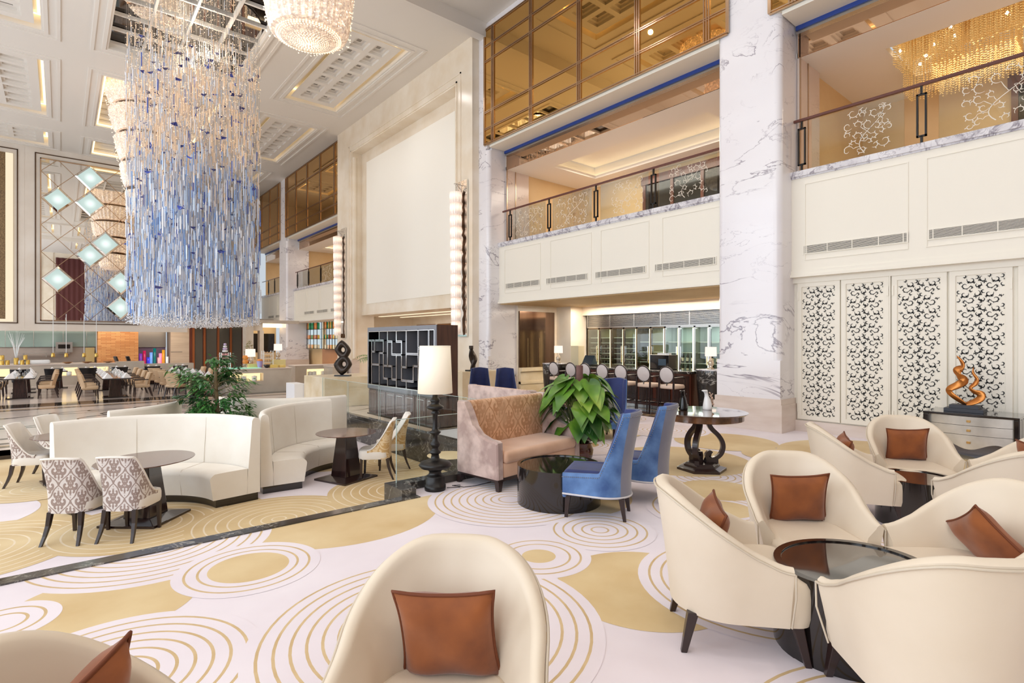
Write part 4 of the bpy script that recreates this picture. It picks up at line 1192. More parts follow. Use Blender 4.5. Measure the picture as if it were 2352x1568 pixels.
# flame sculpture
t=thing('flame_sculpture','bronze twisting flame sculpture on the sideboard','sculpture',(9.98,1.80,.64),R(0))
m=MB(); m.box(-.16,-.27,0,.16,.27,.06); m.box(-.13,-.20,.06,.13,.20,.12); m.build('stepped_plinth',plain('slate',sr(58,60,68),.5),t,bevel=.004)
t.scale=(.82,.82,.82)
cop=mottled('copper_gilt',sr(196,128,66),sr(168,98,44),4,.28,.85)
def ribbon(P,Wd,tw,th=.018):
    pts=[];n=len(P)
    def cr(f):
        i=min(int(f),n-2);u=f-i
        p0=P[max(i-1,0)];p1=P[i];p2=P[i+1];p3=P[min(i+2,n-1)]
        return Vector([.5*((2*p1[c])+(-p0[c]+p2[c])*u+(2*p0[c]-5*p1[c]+4*p2[c]-p3[c])*u*u+(-p0[c]+3*p1[c]-3*p2[c]+p3[c])*u**3) for c in range(3)])
    rows=[];NN=60
    for k_ in range(NN+1):
        f=(n-1)*k_/NN; p=cr(f); q=cr(min(f+.02,n-1)); 
        if (q-p).length<1e-6: q=p; p_=cr(f-.02); d=(p-p_).normalized()
        else: d=(q-p).normalized()
        i=min(int(f),n-2);u=f-i
        w=Wd[i]*(1-u)+Wd[i+1]*u; a=tw[i]*(1-u)+tw[i+1]*u
        X=Vector((1,0,0)); s1=d.cross(X).normalized(); s2=s1.cross(d).normalized()
        A=s1*math.cos(a)+s2*math.sin(a); B=-s1*math.sin(a)+s2*math.cos(a)
        rows.append([tuple(p+A*(w*math.cos(2*PI*j/12))+B*(min(th,w)*math.sin(2*PI*j/12))) for j in range(12)])
    m=MB(); m.grid(rows,closed_u=True,caps=True); return m
# local y axis: photo left = +y
ribbon([(0,-.02,.14),(0,.02,.15),(0,.10,.21),(0,.20,.30),(0,.22,.38),(0,.10,.46),(.0,.02,.54),(0,.09,.64),(0,.10,.72),(0,.03,.80),(0,.06,.90),(0,.12,.98)],
       [.05,.06,.05,.045,.06,.065,.07,.06,.075,.05,.025,.003],[1.2,1.0,.5,.2,.5,.2,-.4,.8,.1,.9,.5,.3]).build('large_flame',cop,t)
ribbon([(0,-.02,.14),(0,-.10,.17),(0,-.20,.24),(0,-.21,.32),(0,-.12,.36),(0,-.07,.42),(0,-.14,.50),(0,-.16,.58),(0,-.11,.68),(0,-.11,.78)],
       [.05,.06,.065,.06,.04,.035,.04,.03,.02,.003],[1.0,.7,.4,0,.6,.9,.3,.5,.4,.3]).build('small_flame',cop,t)

# ---------------------------------------------------------------- leafy plant in glazed pot
t=thing('potted_climber','big-leaved climbing plant on a moss pole in a brown glazed pot','plant',(5.3,4.95,0))
pot=mottled('brown_glaze',sr(96,42,26),sr(60,26,18),8,.12,coat=.6)
m=MB(); m.lathe([(.10,0),(.13,.03),(.175,.14),(.185,.22),(.16,.29),(.175,.31),(.17,.32),(.145,.31),(.13,.27)],28); m.build('pot',pot,t)
m=MB(); m.lathe([(.001,.285),(.14,.285)],20); m.build('soil',plain('soil',sr(50,38,30),.9),t)
m=MB(); m.lathe([(.045,.28),(.045,1.32),(.04,1.33),(.001,1.33)],14); m.build('moss_pole',mottled('pole_brown',sr(122,86,80),sr(92,62,56),8,.8),t)
def leafmat(nm,a,b,c):
    m_,t_,o_=nt(nm); bb=bsdf(t_,o_,a,.32,0,.5); v=coords(t_); t_.links.new(ramp(t_,noise(t_,v,2.2,3),[(.35,a),(.55,b),(.75,c)]),bb.inputs['Base Color']); return m_
lm=leafmat('climber_leaf',sr(44,88,36),sr(104,150,46),sr(182,198,92))
m=MB(); rn=random.Random(11); st=MB()
def heart(mb,base,dirv,nrm,L,Wd,droop):
    d=Vector(dirv).normalized(); n=Vector(nrm).normalized(); s=d.cross(n).normalized(); n=s.cross(d)
    prof=((-.24,.16),(-.22,.34),(-.10,.50),(.08,.55),(.26,.52),(.42,.45),(.58,.35),(.74,.23),(.88,.11),(1,.003))
    Lr=[];C=[];Rr=[]
    for u,w in prof:
        c=Vector(base)+d*(L*u)-Vector((0,0,1))*(droop*L*max(u,0)**2)
        up=n*(.10*Wd*w*2)
        cc=c if u>.0 else Vector(base)+d*(.0*L)
        C.append(tuple(cc)); Lr.append(tuple(c+s*(Wd*w)+up)); Rr.append(tuple(c-s*(Wd*w)+up))
    mb.grid([Lr,C,Rr])
for k_ in range(92):
    a=rn.uniform(0,2*PI); z=rn.uniform(.55,1.18); rad=.16+.24*math.sin(PI*min(1,max(0,(1.28-z)/.8)))*rn.uniform(.6,1.1)
    b=Vector((rad*math.cos(a),rad*math.sin(a),z)); d=Vector((math.cos(a),math.sin(a),rn.uniform(-1.3,-.15)))
    heart(m,b,d,(math.cos(a)*.7,math.sin(a)*.7,.8),rn.uniform(.19,.29),rn.uniform(.17,.25),rn.uniform(.1,.55))
    if k_%2==0: 
        r0=rn.uniform(.0,.08); st.tube([(r0*math.cos(a),r0*math.sin(a),.3),(.5*b.x,.5*b.y,(z+.3)/2+.05),tuple(b)],[.008,.007,.004],5)
m.build('leaves',lm,t); st.build('stems',plain('stem_green',sr(92,104,60),.6),t)

# ---------------------------------------------------------------- shelf screen (lattice) on cupboard
t=thing('shelf_screen','dark wood room divider with silver-edged lattice shelves over cupboards','cabinet',(5.4,8.66,0))
YL=2.95; HX=.46; M['ebony']=plain('ebony',sr(12,7,7),.8,0,.1)
zz0=.66; zz1=1.96
m=MB()
m.box(HX-.03,0,zz0,HX,YL,zz1); m.box(0,0,zz1-.07,HX,YL,zz1); m.box(0,0,zz0-.06,HX,YL,zz0+.05); m.box(0,YL-.05,zz0,HX,YL,zz1)
m.build('upper_case',M['ebony'],t)
m=MB(); m.box(.0,-.012,zz0-.06,HX,.02,zz1); m.build('side_panel',wood('side_walnut',sr(86,54,38),sr(62,36,25),9,.5,2,0),t)
gm=plain('pewter_face',sr(128,128,134),.4,.3)
m=MB(); m.box(-.012,0,zz1-.09,0,YL,zz1); m.box(-.012,0,zz0-.07,0,YL,zz0+.02); m.box(-.012,0,zz0+.02,0,.08,zz1-.09); m.box(-.012,YL-.05,zz0+.02,0,YL,zz1-.09); m.build('face_frame',gm,t)
# lattice: traced from the photo in a 1045x1568 window; columns along y from left (far) to right (near)
gx=[0,.055,.11,.19,.30,.36,.45,.51,.585,.65,.735,.80,.87,.93,1.0]
segs=[ # (u0,v0,u1,v1) v from top 0 to 1 bottom
 (.0,.17,.11,.17),(.055,.17,.055,1),(.055,.38,.11,.38),(.11,.20,.11,.38),(.11,.17,.26,.17),(.19,0,.19,.17),(.26,.17,.26,.40),(.19,.40,.26,.40),(.19,.40,.19,1),(.055,.62,.19,.62),(.33,0,.33,.63),(.26,.40,.26,.86),(.26,.63,.40,.63),(.40,.63,.40,.86),(.40,.86,.47,.86),(.26,.86,.33,.86),(.33,.86,.33,1),
 (.33,.19,.40,.19),(.40,.19,.40,.42),(.40,.42,.55,.42),(.47,0,.47,.19),(.47,.19,.55,.19),(.55,.19,.55,.42),(.47,.42,.47,1),(.62,0,.62,.63),(.55,.42,.55,.86),(.55,.63,.62,.63),(.55,.86,.72,.86),(.62,.86,.62,1),(.79,0,.79,1),(.62,.40,.79,.40),(.72,.86,.72,.6),(.72,.6,.79,.6),(.79,.7,.93,.7),(.86,.3,.86,.7),(.79,.3,.93,.3),(.93,.0,.93,.3)]
yl=lambda u: YL-.05-(YL-.13)*u
zl=lambda v: zz1-.09-(zz1-.09-zz0-.02)*v
m=MB(); m2=MB()
for u0,v0,u1,v1 in segs:
    y0,y1=yl(u0),yl(u1); a,b=zl(v0),zl(v1)
    ya,yb=min(y0,y1)-.02,max(y0,y1)+.02; za,zb=min(a,b)-.02,max(a,b)+.02
    m.box(-.004,ya+.008,za+.008,HX-.03,yb-.008,zb-.008)
    if abs(y0-y1)>abs(a-b):
        for z in (za,zb-.008): m2.box(-.012,ya,z,.0,yb,z+.008)
    else:
        for y in (ya,yb-.008): m2.box(-.012,y,za,.0,y+.008,zb)
for (p,q,r_,s_) in ((.075,zz1-.10,YL-.045,zz1-.09),(.075,zz0+.02,YL-.045,zz0+.03)): m2.box(-.014,p,q,0,r_,s_)
for y in (.08,YL-.055): m2.box(-.014,y,zz0+.02,0,y+.01,zz1-.09)
m.build('lattice_shelves',gm,t); m2.build('silver_edging',M['chrome'],t)
m=MB(); m.box(.03,0,0,HX+.02,YL,zz0-.06); m.box(.01,0,zz0-.09,HX+.02,YL,zz0-.06); m.build('cupboard_body',M['brown'],t)
cw_=wood('macassar',sr(124,98,92),sr(88,64,58),14,.25)
for i in range(7):
    y0=YL-(i+1)*YL/7+.015; y1=YL-i*YL/7-.015
    m=MB(); m.box(.012,y0,.04,.03,y1,zz0-.11); d=m.build('cupboard_door',cw_,t)
    m=MB()
    for (p,q,r_,s_) in ((y0+.06,.09,y1-.06,.098),(y0+.06,zz0-.16,y1-.06,zz0-.152),(y0+.06,.09,y0+.066,zz0-.152),(y1-.066,.09,y1-.06,zz0-.152)): m.box(.009,p,q,.012,r_,s_)
    m.build('inlay_line',M['chrome'],d)
m=MB(); m.box(-.02,-.0,0,HX+.02,YL,.035); m.build('skirting',M['chrome'],t)

# ---------------------------------------------------------------- glass balustrades of the sunken lounge
def pane(label, pts, z0, z1, n=1):
    t=thing('glass_balustrade',label,'glass panel',(pts[0][0],pts[0][1],z0))
    for k_ in range(n):
        a=Vector(pts[0]).lerp(Vector(pts[1]),k_/n+.004); b=Vector(pts[0]).lerp(Vector(pts[1]),(k_+1)/n-.004)
        d=(b-a).normalized(); nn=Vector((-d.y,d.x))*.006
        o0=Vector((pts[0][0],pts[0][1])); q=[a+nn-o0,b+nn-o0,b-nn-o0,a-nn-o0]
        m=MB(); m.prism([tuple(v) for v in q],0,z1-z0); g=m.build('glass_sheet',M['rail_glass'],t)
        m=MB(); m.prism([tuple(v) for v in q],z1-z0,z1-z0+.006); 
        for e in (a,b):
            p=e-o0; m.box(p.x-.004,p.y-.004,0,p.x+.004,p.y+.004,z1-z0)
        m.build('polished_edge',plain('glass_edge',sr(190,206,200),.15),g)
pane('low glass balustrade behind the floor lamp on the stone kerb',((KX-.08,KY-.09),(SX1,KY-.09)),.085,.78,2)
pane('long glass balustrade on the dark stone wall by the shelf screen',((SX1+.06,KY),(SX1+.06,13.4)),.03,.74,5)

# ---------------------------------------------------------------- stone pedestals with bronze sculptures
m=MB(); m.box(6.05,16.0,L0,8.9,17.75,.55); o=m.build('stone_plinth',M['onyx'],bevel=.01); tag(o,'long beige marble plinth carrying the pierced bronze sculpture','plinth')
m=MB(); m.box(5.75,17.78,L0,6.1,18.6,.28); o=m.build('stone_block',plain('white_block',sr(240,240,242),.4),bevel=.01); tag(o,'small white block behind the marble plinth','block')
m=MB(); m.box(8.35,12.1,-.02,9.75,12.75,.82); o=m.build('stone_plinth',M['onyx'],bevel=.01); tag(o,'beige marble plinth behind the pair of navy chairs','plinth')
bz=mottled('patinated_bronze',sr(72,62,56),sr(44,38,34),3,.3,.7)
t=thing('pierced_sculpture','pierced double-lozenge bronze sculpture on the long marble plinth','sculpture',(6.85,16.55,.55),R(-40))
m=MB(); m.box(-.28,-.13,0,.28,.13,.06); m.build('sculpture_base',plain('black_base',sr(24,22,22),.3),t)
def lozenge(cz,hw,hh,lean,hole):
    rows=[];NN=40
    for j in range(9):
        rows.append([])
    # torus-like body: outer lozenge outline, inner oval hole
    OUT=[];INN=[]
    for i in range(NN):
        a=2*PI*i/NN; c,s=math.cos(a),math.sin(a)
        k_=1/(abs(c)**1.35+abs(s)**1.35)**(1/1.35)
        OUT.append((hw*c*k_+lean*s*k_*.4,hh*s*k_)); INN.append((hole*c*.75+lean*.2+.03,hole*1.15*s+.02))
    for j in range(10):
        b=2*PI*j/10; r=[]
        for i in range(NN):
            f=.5+.5*math.cos(b); y=.13*math.sin(b)
            r.append((OUT[i][0]*f+INN[i][0]*(1-f),y,cz+OUT[i][1]*f+INN[i][1]*(1-f)))
        rows[j if j<9 else 8]=rows[j if j<9 else 8]
        rows.append(r)
    rows=[r for r in rows if r]
    m=MB(); m.grid(rows,closed_u=True,closed_v=True); return m
t.scale=(.86,.86,.73)
lozenge(.50,.34,.46,.10,.085).build('lower_lobe',bz,t); lozenge(1.12,.30,.44,-.10,.085).build('upper_lobe',bz,t)
t=thing('twisted_sculpture','slender twisted bronze sculpture on the plinth behind the navy chairs','sculpture',(8.82,12.3,.82)); t.scale=(.8,.8,.76)
m=MB(); m.box(-.22,-.12,0,.22,.12,.05); m.build('sculpture_base',plain('black_base2',sr(30,26,24),.3),t)
rows=[]
for j in range(40):
    f=j/39; z=.05+.88*f; w=.05+.09*math.sin(PI*(f*.9+.08))*(1-.35*f)+(.02 if f>.85 else 0); tw=f*5
    rows.append([(.05*math.sin(f*5)+w*math.cos(a)*(1+.25*math.cos(2*(a-tw))),w*.8*math.sin(a)*(1+.25*math.cos(2*(a-tw))),z) for a in [2*PI*i/16 for i in range(16)]])
m=MB(); m.grid(rows,closed_u=True,caps=True); m.build('twisted_form',bz,t)
# palm
t=thing('potted_palm','arching green palm left of the shelf screen','plant',(7.35,14.3,L0))
m=MB(); m.lathe([(.16,0),(.2,.35),(.19,.37),(.001,.36)],20); m.build('pot',plain('palm_pot',sr(60,52,46),.4),t)
m=MB(); st=MB(); rn=random.Random(4)
for k_ in range(26):
    a=rn.uniform(0,2*PI); L_=rn.uniform(1.2,1.75); el=rn.uniform(1.0,1.45)
    P=[]
    for i in range(12):
        u=i/11; r=L_*u*math.cos(el)*1.1+.35*u*u; z=.45+L_*1.45*u*math.sin(el)-.95*u**2.6*L_*.75
        P.append(Vector((r*math.cos(a),r*math.sin(a),z+.1)))
    st.tube([tuple(p) for p in P],[.008*(1-.8*i/11) for i in range(12)],4)
    for i in range(3,12):
        for q in range(2):
            p=P[i-1].lerp(P[i],q/2); d=(P[i]-P[i-1]).normalized(); s=d.cross(Vector((0,0,1))).normalized()
            for sg in (-1,1):
                l=.30*(1-.5*i/11); e=p+(s*sg*.75+d*.7-Vector((0,0,.35)))*l; mid=p.lerp(e,.45)+Vector((0,0,.02)); n=d*.014
                m.add([tuple(p),tuple(mid+n),tuple(e),tuple(mid-n)],[(0,1,2,3)],True)
m.build('fronds',leafmat('palm_leaf',sr(58,104,40),sr(96,140,56),sr(140,170,84)),t); st.build('stems',plain('palm_stem',sr(110,130,70),.6),t)
# ------------------------------------------------------------------ sunken lounge
M['booth'] = mottled('booth_fabric', sr(247,241,231), sr(241,233,221), 3, .7, sheen=.15)
M['table_wood'] = wood('table_mahogany', sr(112,76,64), sr(88,56,46), 6, .12, 0, .25)
M['table_leg'] = wood('table_leg_wood', sr(56,36,34), sr(34,22,22), 10, .18, 2, .6)
def booth(label, cx, cy, a0, a1, sep=False):
    """quarter-round bench: seat in front of a tall curved back; inside of the curve faces cx,cy"""
    t=thing('curved_booth',label,'booth seat',(cx,cy,S0))
    n=40; A=[R(a0)+(R(a1)-R(a0))*i/n for i in range(n+1)]
    def sweep(prof,mat,name,ang=50,A=A):
        m=MB(); m.grid([[(r*math.cos(a),r*math.sin(a),z) for r,z in prof] for a in A],closed_u=True,caps=True)
        return m.build(name,mat,t,smooth_angle=ang)
    sweep([(1.47,.42),(1.50,.8),(1.52,1.08),(1.535,1.115),(1.57,1.128),(1.61,1.115),(1.625,1.08),(1.625,.10),(1.45,.10)],M['booth'],'back')
    sweep([(1.02,.42),(1.0,.40),(.99,.37),(1.03,.10),(1.46,.10),(1.46,.445),(1.2,.445),(1.05,.44)],M['booth'],'seat')
    sweep([(1.06,0),(1.60,0),(1.60,.10),(1.06,.10)],M['black_gloss'],'plinth_base')
    for q in (.34,.67):
        a=R(a0)+(R(a1)-R(a0))*q; c,s=math.cos(a),math.sin(a)
        m=MB(); m.tube([(r*c,r*s,z) for r,z in ((1.521,1.08),(1.496,.8),(1.466,.452),(1.2,.447),(1.03,.438),(.992,.38),(1.026,.11))],.0025,4); m.build('seam',M['seam'],t)
    return t
M['seam']=plain('booth_seam',sr(212,200,182),.8)
booth('cream curved booth with its inside facing the camera, behind the damask chairs',.50,7.72,8,112)
booth('curved booth in shade behind the reflective oval table at centre',3.80,8.05,92,176)
booth('rear curved booth at left, its back cut off by the front booth',.12,11.65,286,340)
booth('rear curved booth behind the indoor tree, pale outer back',3.85,11.7,188,285)

def dining_table(label,x,y,rz,r,oval=1.0):
    t=thing('pedestal_dining_table',label,'table',(x,y,S0),rz)
    m=MB(); m.lathe([(.001,.70),(r-.10,.70),(r-.005,.722),(r,.728),(r-.003,.733),(.001,.734)],64,sx=oval); m.build('table_top',M['table_wood'],t,smooth_angle=30)
    sq=lambda a,b=None:[(-a,-(b or a)),(a,-(b or a)),(a,(b or a)),(-a,(b or a))]
    m=MB(); m.frustum(sq(.165),.06,sq(.105),.70); m.build('pedestal',M['table_leg'],t,bevel=.01)
    m=MB(); m.prism(sq(.34),0,.03); m.frustum(sq(.33),.03,sq(.19),.065); m.build('base_plate',M['table_leg'],t)
    return t
dining_table('round mahogany table between the front booth and the two damask chairs',.80,7.92,R(48),.50,1.12)
dining_table('oval mahogany table reflecting the lamp, in front of the shaded booth',3.47,8.25,R(20),.46)
dining_table('mahogany table half hidden behind the end of the front booth',.14,10.75,R(10),.5)

dam=damask('damask_taupe', sr(226,218,214), sr(160,140,132), .24, .34, .5, .15)
damgold=damask('damask_gold', sr(214,176,120), sr(236,212,172), .24, .34, .5, .15)
M['chair_white']=mottled('ivory_leather',sr(242,236,228),sr(234,226,216),3,.45)
def UU(s,hw,rc,yf,yb):
    b=hw-rc; arc=PI*rc/2; sd=yf-(yb+rc); T=b+arc+sd; d=abs(s)*T; sg=1 if s>=0 else -1
    if d<=b: return sg*d,yb,(0,-1)
    if d<=b+arc:
        a=(d-b)/rc; return sg*(b+rc*math.sin(a)),yb+rc-rc*math.cos(a),(sg*math.sin(a),-math.cos(a))
    return sg*hw,yb+rc+(d-b-arc),(sg,0)
def make_dchair(name,fab):
    t=thing('dining_chair','x','chair')
    hw=.235
    def top(a):
        if a<.40: return .93-.012*(a/.40)**2
        q=min(1,(a-.40)/.58); return .475+.443*(1-q)**2.0
    nu=52; rows=[];trim=[]
    for i in range(nu+1):
        s=-1+2*i/nu; x,y,n=UU(s,.225,.12,.10,-.23); a=abs(s); tp=top(a)
        ring=[]; lean=.09*(1-sstep((a-.3)/.6))
        zb=.325+.02*a
        for f in (0,.15,.35,.55,.75,.9,1):
            z=zb+(tp-zb)*f; k=max(0,(z-.45)/.5); fl=1+.07*k*k
            ring.append((x*fl*(1-.04*(1-f)),y-lean*k**1.5,z))
        p=ring[-1]; trim.append((p[0],p[1],p[2]))
        ring.append((p[0]-n[0]*.022,p[1]-n[1]*.022,p[2]+.012)); ring.append((p[0]-n[0]*.045,p[1]-n[1]*.045,p[2]))
        for f in (.8,.5,.2,0):
            z=zb+(tp-zb)*f; k=max(0,(z-.45)/.5); ring.append((x*(1+.07*k*k)-n[0]*.05,y-lean*k**1.5-n[1]*.05,z))
        rows.append(ring)
    m=MB(); nc=len(rows[0]); m.v=[p for r in rows for p in r]
    for j in range(nu):
        for i in range(nc):
            a=j*nc+i;b=j*nc+(i+1)%nc;c=(j+1)*nc+(i+1)%nc;d=(j+1)*nc+i
            m.f.append([a,b,c,d]); m.sm.append(True); m.m.append(0 if i<6 else 1)
    for r0,rev in ((0,True),(nu,False)):
        ids=[r0*nc+i for i in range(nc)]; m.f.append(ids[::-1] if rev else ids); m.m.append(0); m.sm.append(False)
    m.build('wrapped_back',[fab,M['chair_white']],t,smooth_angle=60)
    m=MB(); m.tube(trim,.011,7); m.build('piping',M['chair_white'],t)
    m=MB(); rows=[]
    for z,k in ((.33,.96),(.36,1.0),(.43,1.0),(.465,.97),(.478,.85)):
        r=[]
        for i in range(28):
            a=2*PI*i/28; c,s=math.cos(a),math.sin(a); e=.45
            r.append((.225*k*(abs(c)**e)*(1 if c>0 else -1),.015+.235*k*(abs(s)**e)*(1 if s>0 else -1),z))
        rows.append(r)
    m.grid(rows,closed_u=True,caps=True); m.build('seat',M['chair_white'],t,smooth_angle=50)
    for sx in (-1,1):
        m=MB(); q=.021; x=sx*.18
        m.frustum([(x-.014,.20-.014),(x+.014,.20-.014),(x+.014,.20+.014),(x-.014,.20+.014)],0,[(x-q,.19-q),(x+q,.19-q),(x+q,.19+q),(x-q,.19+q)],.34); m.build('leg',M['leg'],t)
        m=MB(); rows=[]; x=sx*.155
        for z,dy,dx,w in ((0,-.10,.03,.013),(.1,-.055,.018,.016),(.2,-.022,.008,.019),(.34,0,0,.023)):
            yy=-.20+dy; xx=x+sx*dx; rows.append([(xx-w,yy-w,z),(xx+w,yy-w,z),(xx+w,yy+w,z),(xx-w,yy+w,z)])
        m.grid(rows,closed_u=True,caps=True,smooth=False); m.build('leg',M['leg'],t)
    return t
D1=make_dchair('a',dam); D2=make_dchair('b',damgold)
used={}
def dchair(src,x,y,head,label):
    rz=R(head)-PI/2; k=src.name
    if k not in used: used[k]=1; src.location=(x,y,S0); src.rotation_euler=(0,0,rz); src['label']=label; src['group']='damask dining chairs'
    else: dup(src,(x,y,S0),rz,label,'damask dining chairs')
dchair(D1,.16,7.70,55,'taupe damask dining chair at left, its patterned back to the camera')
dchair(D1,.62,7.42,53,'taupe damask dining chair right of its twin, its patterned back to the camera')
dchair(D1,-.30,10.95,-22,'ivory dining chair facing right at the far left, in front')
dchair(D1,.0,11.75,-45,'ivory dining chair behind the half hidden table at left')
dchair(D2,3.86,8.02,146,'gold damask dining chair at the oval table, nearer one')
dchair(D2,4.36,8.46,156,'gold damask dining chair at the oval table, farther one by the stone wall')

# indoor tree in the planter between the booths
t=thing('indoor_tree','bushy indoor tree rising between the curved booths','tree',(2.06,10.35,S0))
rn=random.Random(21)
m=MB(); m.lathe([(.2,0),(.26,.4),(.24,.42),(.001,.40)],20); m.build('planter',plain('planter',sr(90,82,74),.5),t)
tr=MB(); trunk=[Vector((.02*math.sin(z*3),.015*math.cos(z*4),z)) for z in [.4+.1*i for i in range(16)]]
tr.tube([tuple(p) for p in trunk],[.045-.0016*i for i in range(16)],8)
tr.tube([(-.16,.05,.4),(-.17,.04,.8),(-.15,.05,1.15)],[.025,.022,.012],6)
lm2=leafmat('tree_leaf',sr(40,88,44),sr(74,130,62),sr(150,180,110))
m=MB()
def leaf(p,d,L_,w):
    d=d.normalized(); s=d.cross(Vector((0,0,1)))
    if s.length<.01: s=Vector((1,0,0))
    s=s.normalized(); n=s.cross(d)
    a=p; b=p+d*L_*.45+s*w-n*.004; c=p+d*L_-Vector((0,0,L_*.25)); e=p+d*L_*.45-s*w-n*.004; q=p+d*L_*.5+n*.006-Vector((0,0,L_*.06))
    m.add([tuple(a),tuple(b),tuple(c),tuple(e),tuple(q)],[(0,1,4),(1,2,4),(2,3,4),(3,0,4)],True)
for k_ in range(46):
    z0=rn.uniform(.75,1.82); a=rn.uniform(0,2*PI); reach=(.62 if z0<1.7 else .42)*rn.uniform(.55,1.05)*(.75+.35*math.sin((z0-.7)*2.2))
    if z0<1.05: reach*=.9
    base=Vector((0,0,z0-.15)); tip=Vector((reach*math.cos(a),reach*math.sin(a),z0+rn.uniform(-.12,.16)))
    mid=base.lerp(tip,.5)+Vector((0,0,.08)); B=[base.lerp(mid,u)*(1-u)+mid.lerp(tip,u)*u for u in [i/8 for i in range(9)]]
    tr.tube([tuple(p) for p in B],[.008-.0008*i for i in range(9)],4)
    for i in range(3,9):
        for q in range(9):
            p=B[i]+Vector((rn.gauss(0,.045),rn.gauss(0,.045),rn.gauss(0,.035))); d=Vector((math.cos(a)+rn.uniform(-.9,.9),math.sin(a)+rn.uniform(-.9,.9),rn.uniform(-.5,.35)))
            leaf(p,d,rn.uniform(.085,.14),rn.uniform(.019,.03))
m.build('foliage',lm2,t); tr.build('trunk',mottled('bark',sr(150,130,96),sr(104,86,60),9,.8),t)
# ------------------------------------------------------------------ restaurant beyond
M['tan']=mottled('tan_leather',sr(214,182,146),sr(204,170,132),2,.5)
M['tan_in']=plain('tan_inner',sr(196,160,124),.5)
M['dark_top']=plain('dark_table_top',sr(52,44,44),.12,0,.5,.6)
M['napkin']=plain('napkin_cloth',sr(248,244,242),.8)
M['stone_counter']=mottled('counter_stone',sr(206,196,182),sr(190,178,164),1.6,.25,detail=8)
M['white_china']=plain('white_china',sr(244,246,246),.2)
def make_rchair(mat,inner,arms=True):
    t=thing('restaurant_chair','x','chair')
    m=MB(); rows=[]
    for i in range(17):
        s=-1+2*i/16; a=s*1.05; r=[]
        for z,k,ln in ((.40,.92,.02),(.55,.95,.0),(.72,1.03,-.05),(.86,1.10,-.09)):
            x=.275*k*math.sin(a)/math.sin(1.05); y=-.24+.13*(1-math.cos(a))*1.6+ln; r.append((x,y,z))
        p=r[-1]; r.append((p[0]*.98,p[1]+.025,p[2]+.015)); r.append((p[0]*.95,p[1]+.05,p[2]))
        for z,k,ln in ((.72,.93,-.05),(.55,.86,0),(.40,.84,.02)):
            x=.275*k*math.sin(a)/math.sin(1.05); y=-.185+.13*(1-math.cos(a))*1.6+ln; r.append((x,y,z))
        rows.append(r)
    m.grid(rows,closed_u=True,caps=True); m.build('backrest',mat,t,smooth_angle=60)
    m=MB(); m.rbox(-.25,-.22,.34,.25,.28,.46,.05,3); m.build('seat',mat,t,smooth_angle=60)
    for sx in (-1,1):
        m=MB(); x=sx*.215; m.frustum([(x-.012,.24-.012),(x+.012,.24-.012),(x+.012,.24+.012),(x-.012,.24+.012)],0,[(x-.02,.22-.02),(x+.02,.22-.02),(x+.02,.22+.02),(x-.02,.22+.02)],.36); m.build('leg',M['leg'],t)
        m=MB(); x=sx*.19; m.frustum([(x-.012,-.30-.012),(x+.012,-.30-.012),(x+.012,-.30+.012),(x-.012,-.30+.012)],0,[(x-.02,-.2-.02),(x+.02,-.2-.02),(x+.02,-.2+.02),(x-.02,-.2+.02)],.36); m.build('leg',M['leg'],t)
        if arms:
            m=MB(); m.tube([(sx*.285,-.16,.63),(sx*.30,.05,.63),(sx*.285,.25,.62),(sx*.265,.27,.56),(sx*.255,.25,.34)],.017,6); m.build('arm',M['leg'],t)
    return t
RC=make_rchair(M['tan'],None); BK=make_rchair(plain('black_leather',sr(34,32,34),.35),None,False)
us=set()
def rchair(src,x,y,head,label,g):
    rz=R(head)-PI/2
    if src.name not in us: us.add(src.name); src.location=(x,y,L0); src.rotation_euler=(0,0,rz); src['label']=label; src['group']=g; 
    else: dup(src,(x,y,L0),rz,label,g)
def rtable(label,x0,y0,x1,y1):
    t=thing('restaurant_table',label,'table',((x0+x1)/2,(y0+y1)/2,L0))
    w=(x1-x0)/2; l=(y1-y0)/2; m=MB(); m.box(-w,-l,.69,w,l,.73); m.build('table_top',M['dark_top'],t,bevel=.006)
    ns=2 if l>1.5 else 1
    for k_ in range(ns):
        yy=(-l*.62+1.24*l*k_) if ns==2 else 0
        m=MB(); sq=lambda a:[(-a,yy-a),(a,yy-a),(a,yy+a),(-a,yy+a)]; m.frustum(sq(.2),.03,sq(.15),.69); m.build('pedestal',M['brown'],t)
        m=MB(); m.box(-.36,yy-.36,0,.36,yy+.36,.035); m.build('foot_plate',M['black_gloss'],t)
    return t
NAP=None; GL=None
def place_napkin(x,y,z,label,g):
    global NAP
    if NAP is None:
        m=MB(); m.add([(-.13,-.09,0),(.13,-.09,0),(.13,.09,0),(-.13,.09,0),(0,-.02,.17),(0,.02,.17)],[(0,1,4),(1,2,5,4),(2,3,5),(3,0,4,5),(3,2,1,0)],False)
        NAP=m.build('napkin',M['napkin']); o=NAP
    else: o=NAP.copy(); COL.objects.link(o)
    o.location=(x,y,z); o.rotation_euler=(0,0,(x*7+y*3)%1.2-.6); tag(o,label,'napkin',g)
def place_glass(x,y,z,label,g):
    global GL
    if GL is None:
        m=MB(); m.lathe([(.035,0),(.035,.004),(.006,.01),(.006,.07),(.035,.10),(.04,.14),(.035,.19)],10,caps=False); GL=m.build('wine_glass',glassy('wine_glass_mat',(.9,.92,.92),.4)); o=GL
    else: o=GL.copy(); COL.objects.link(o)
    o.location=(x,y,z); tag(o,label,'glass',g)
ords=['frontmost','second','third','fourth','fifth']
specs=[('left',-1.5,24.9,-.68,29.3,[25.2,26.7,28.2]),('middle',1.08,22.9,1.95,29.0,[23.6,25.1,26.7,28.3]),('right',3.5,22.1,4.35,28.0,[22.7,24.2,25.7,27.3])]
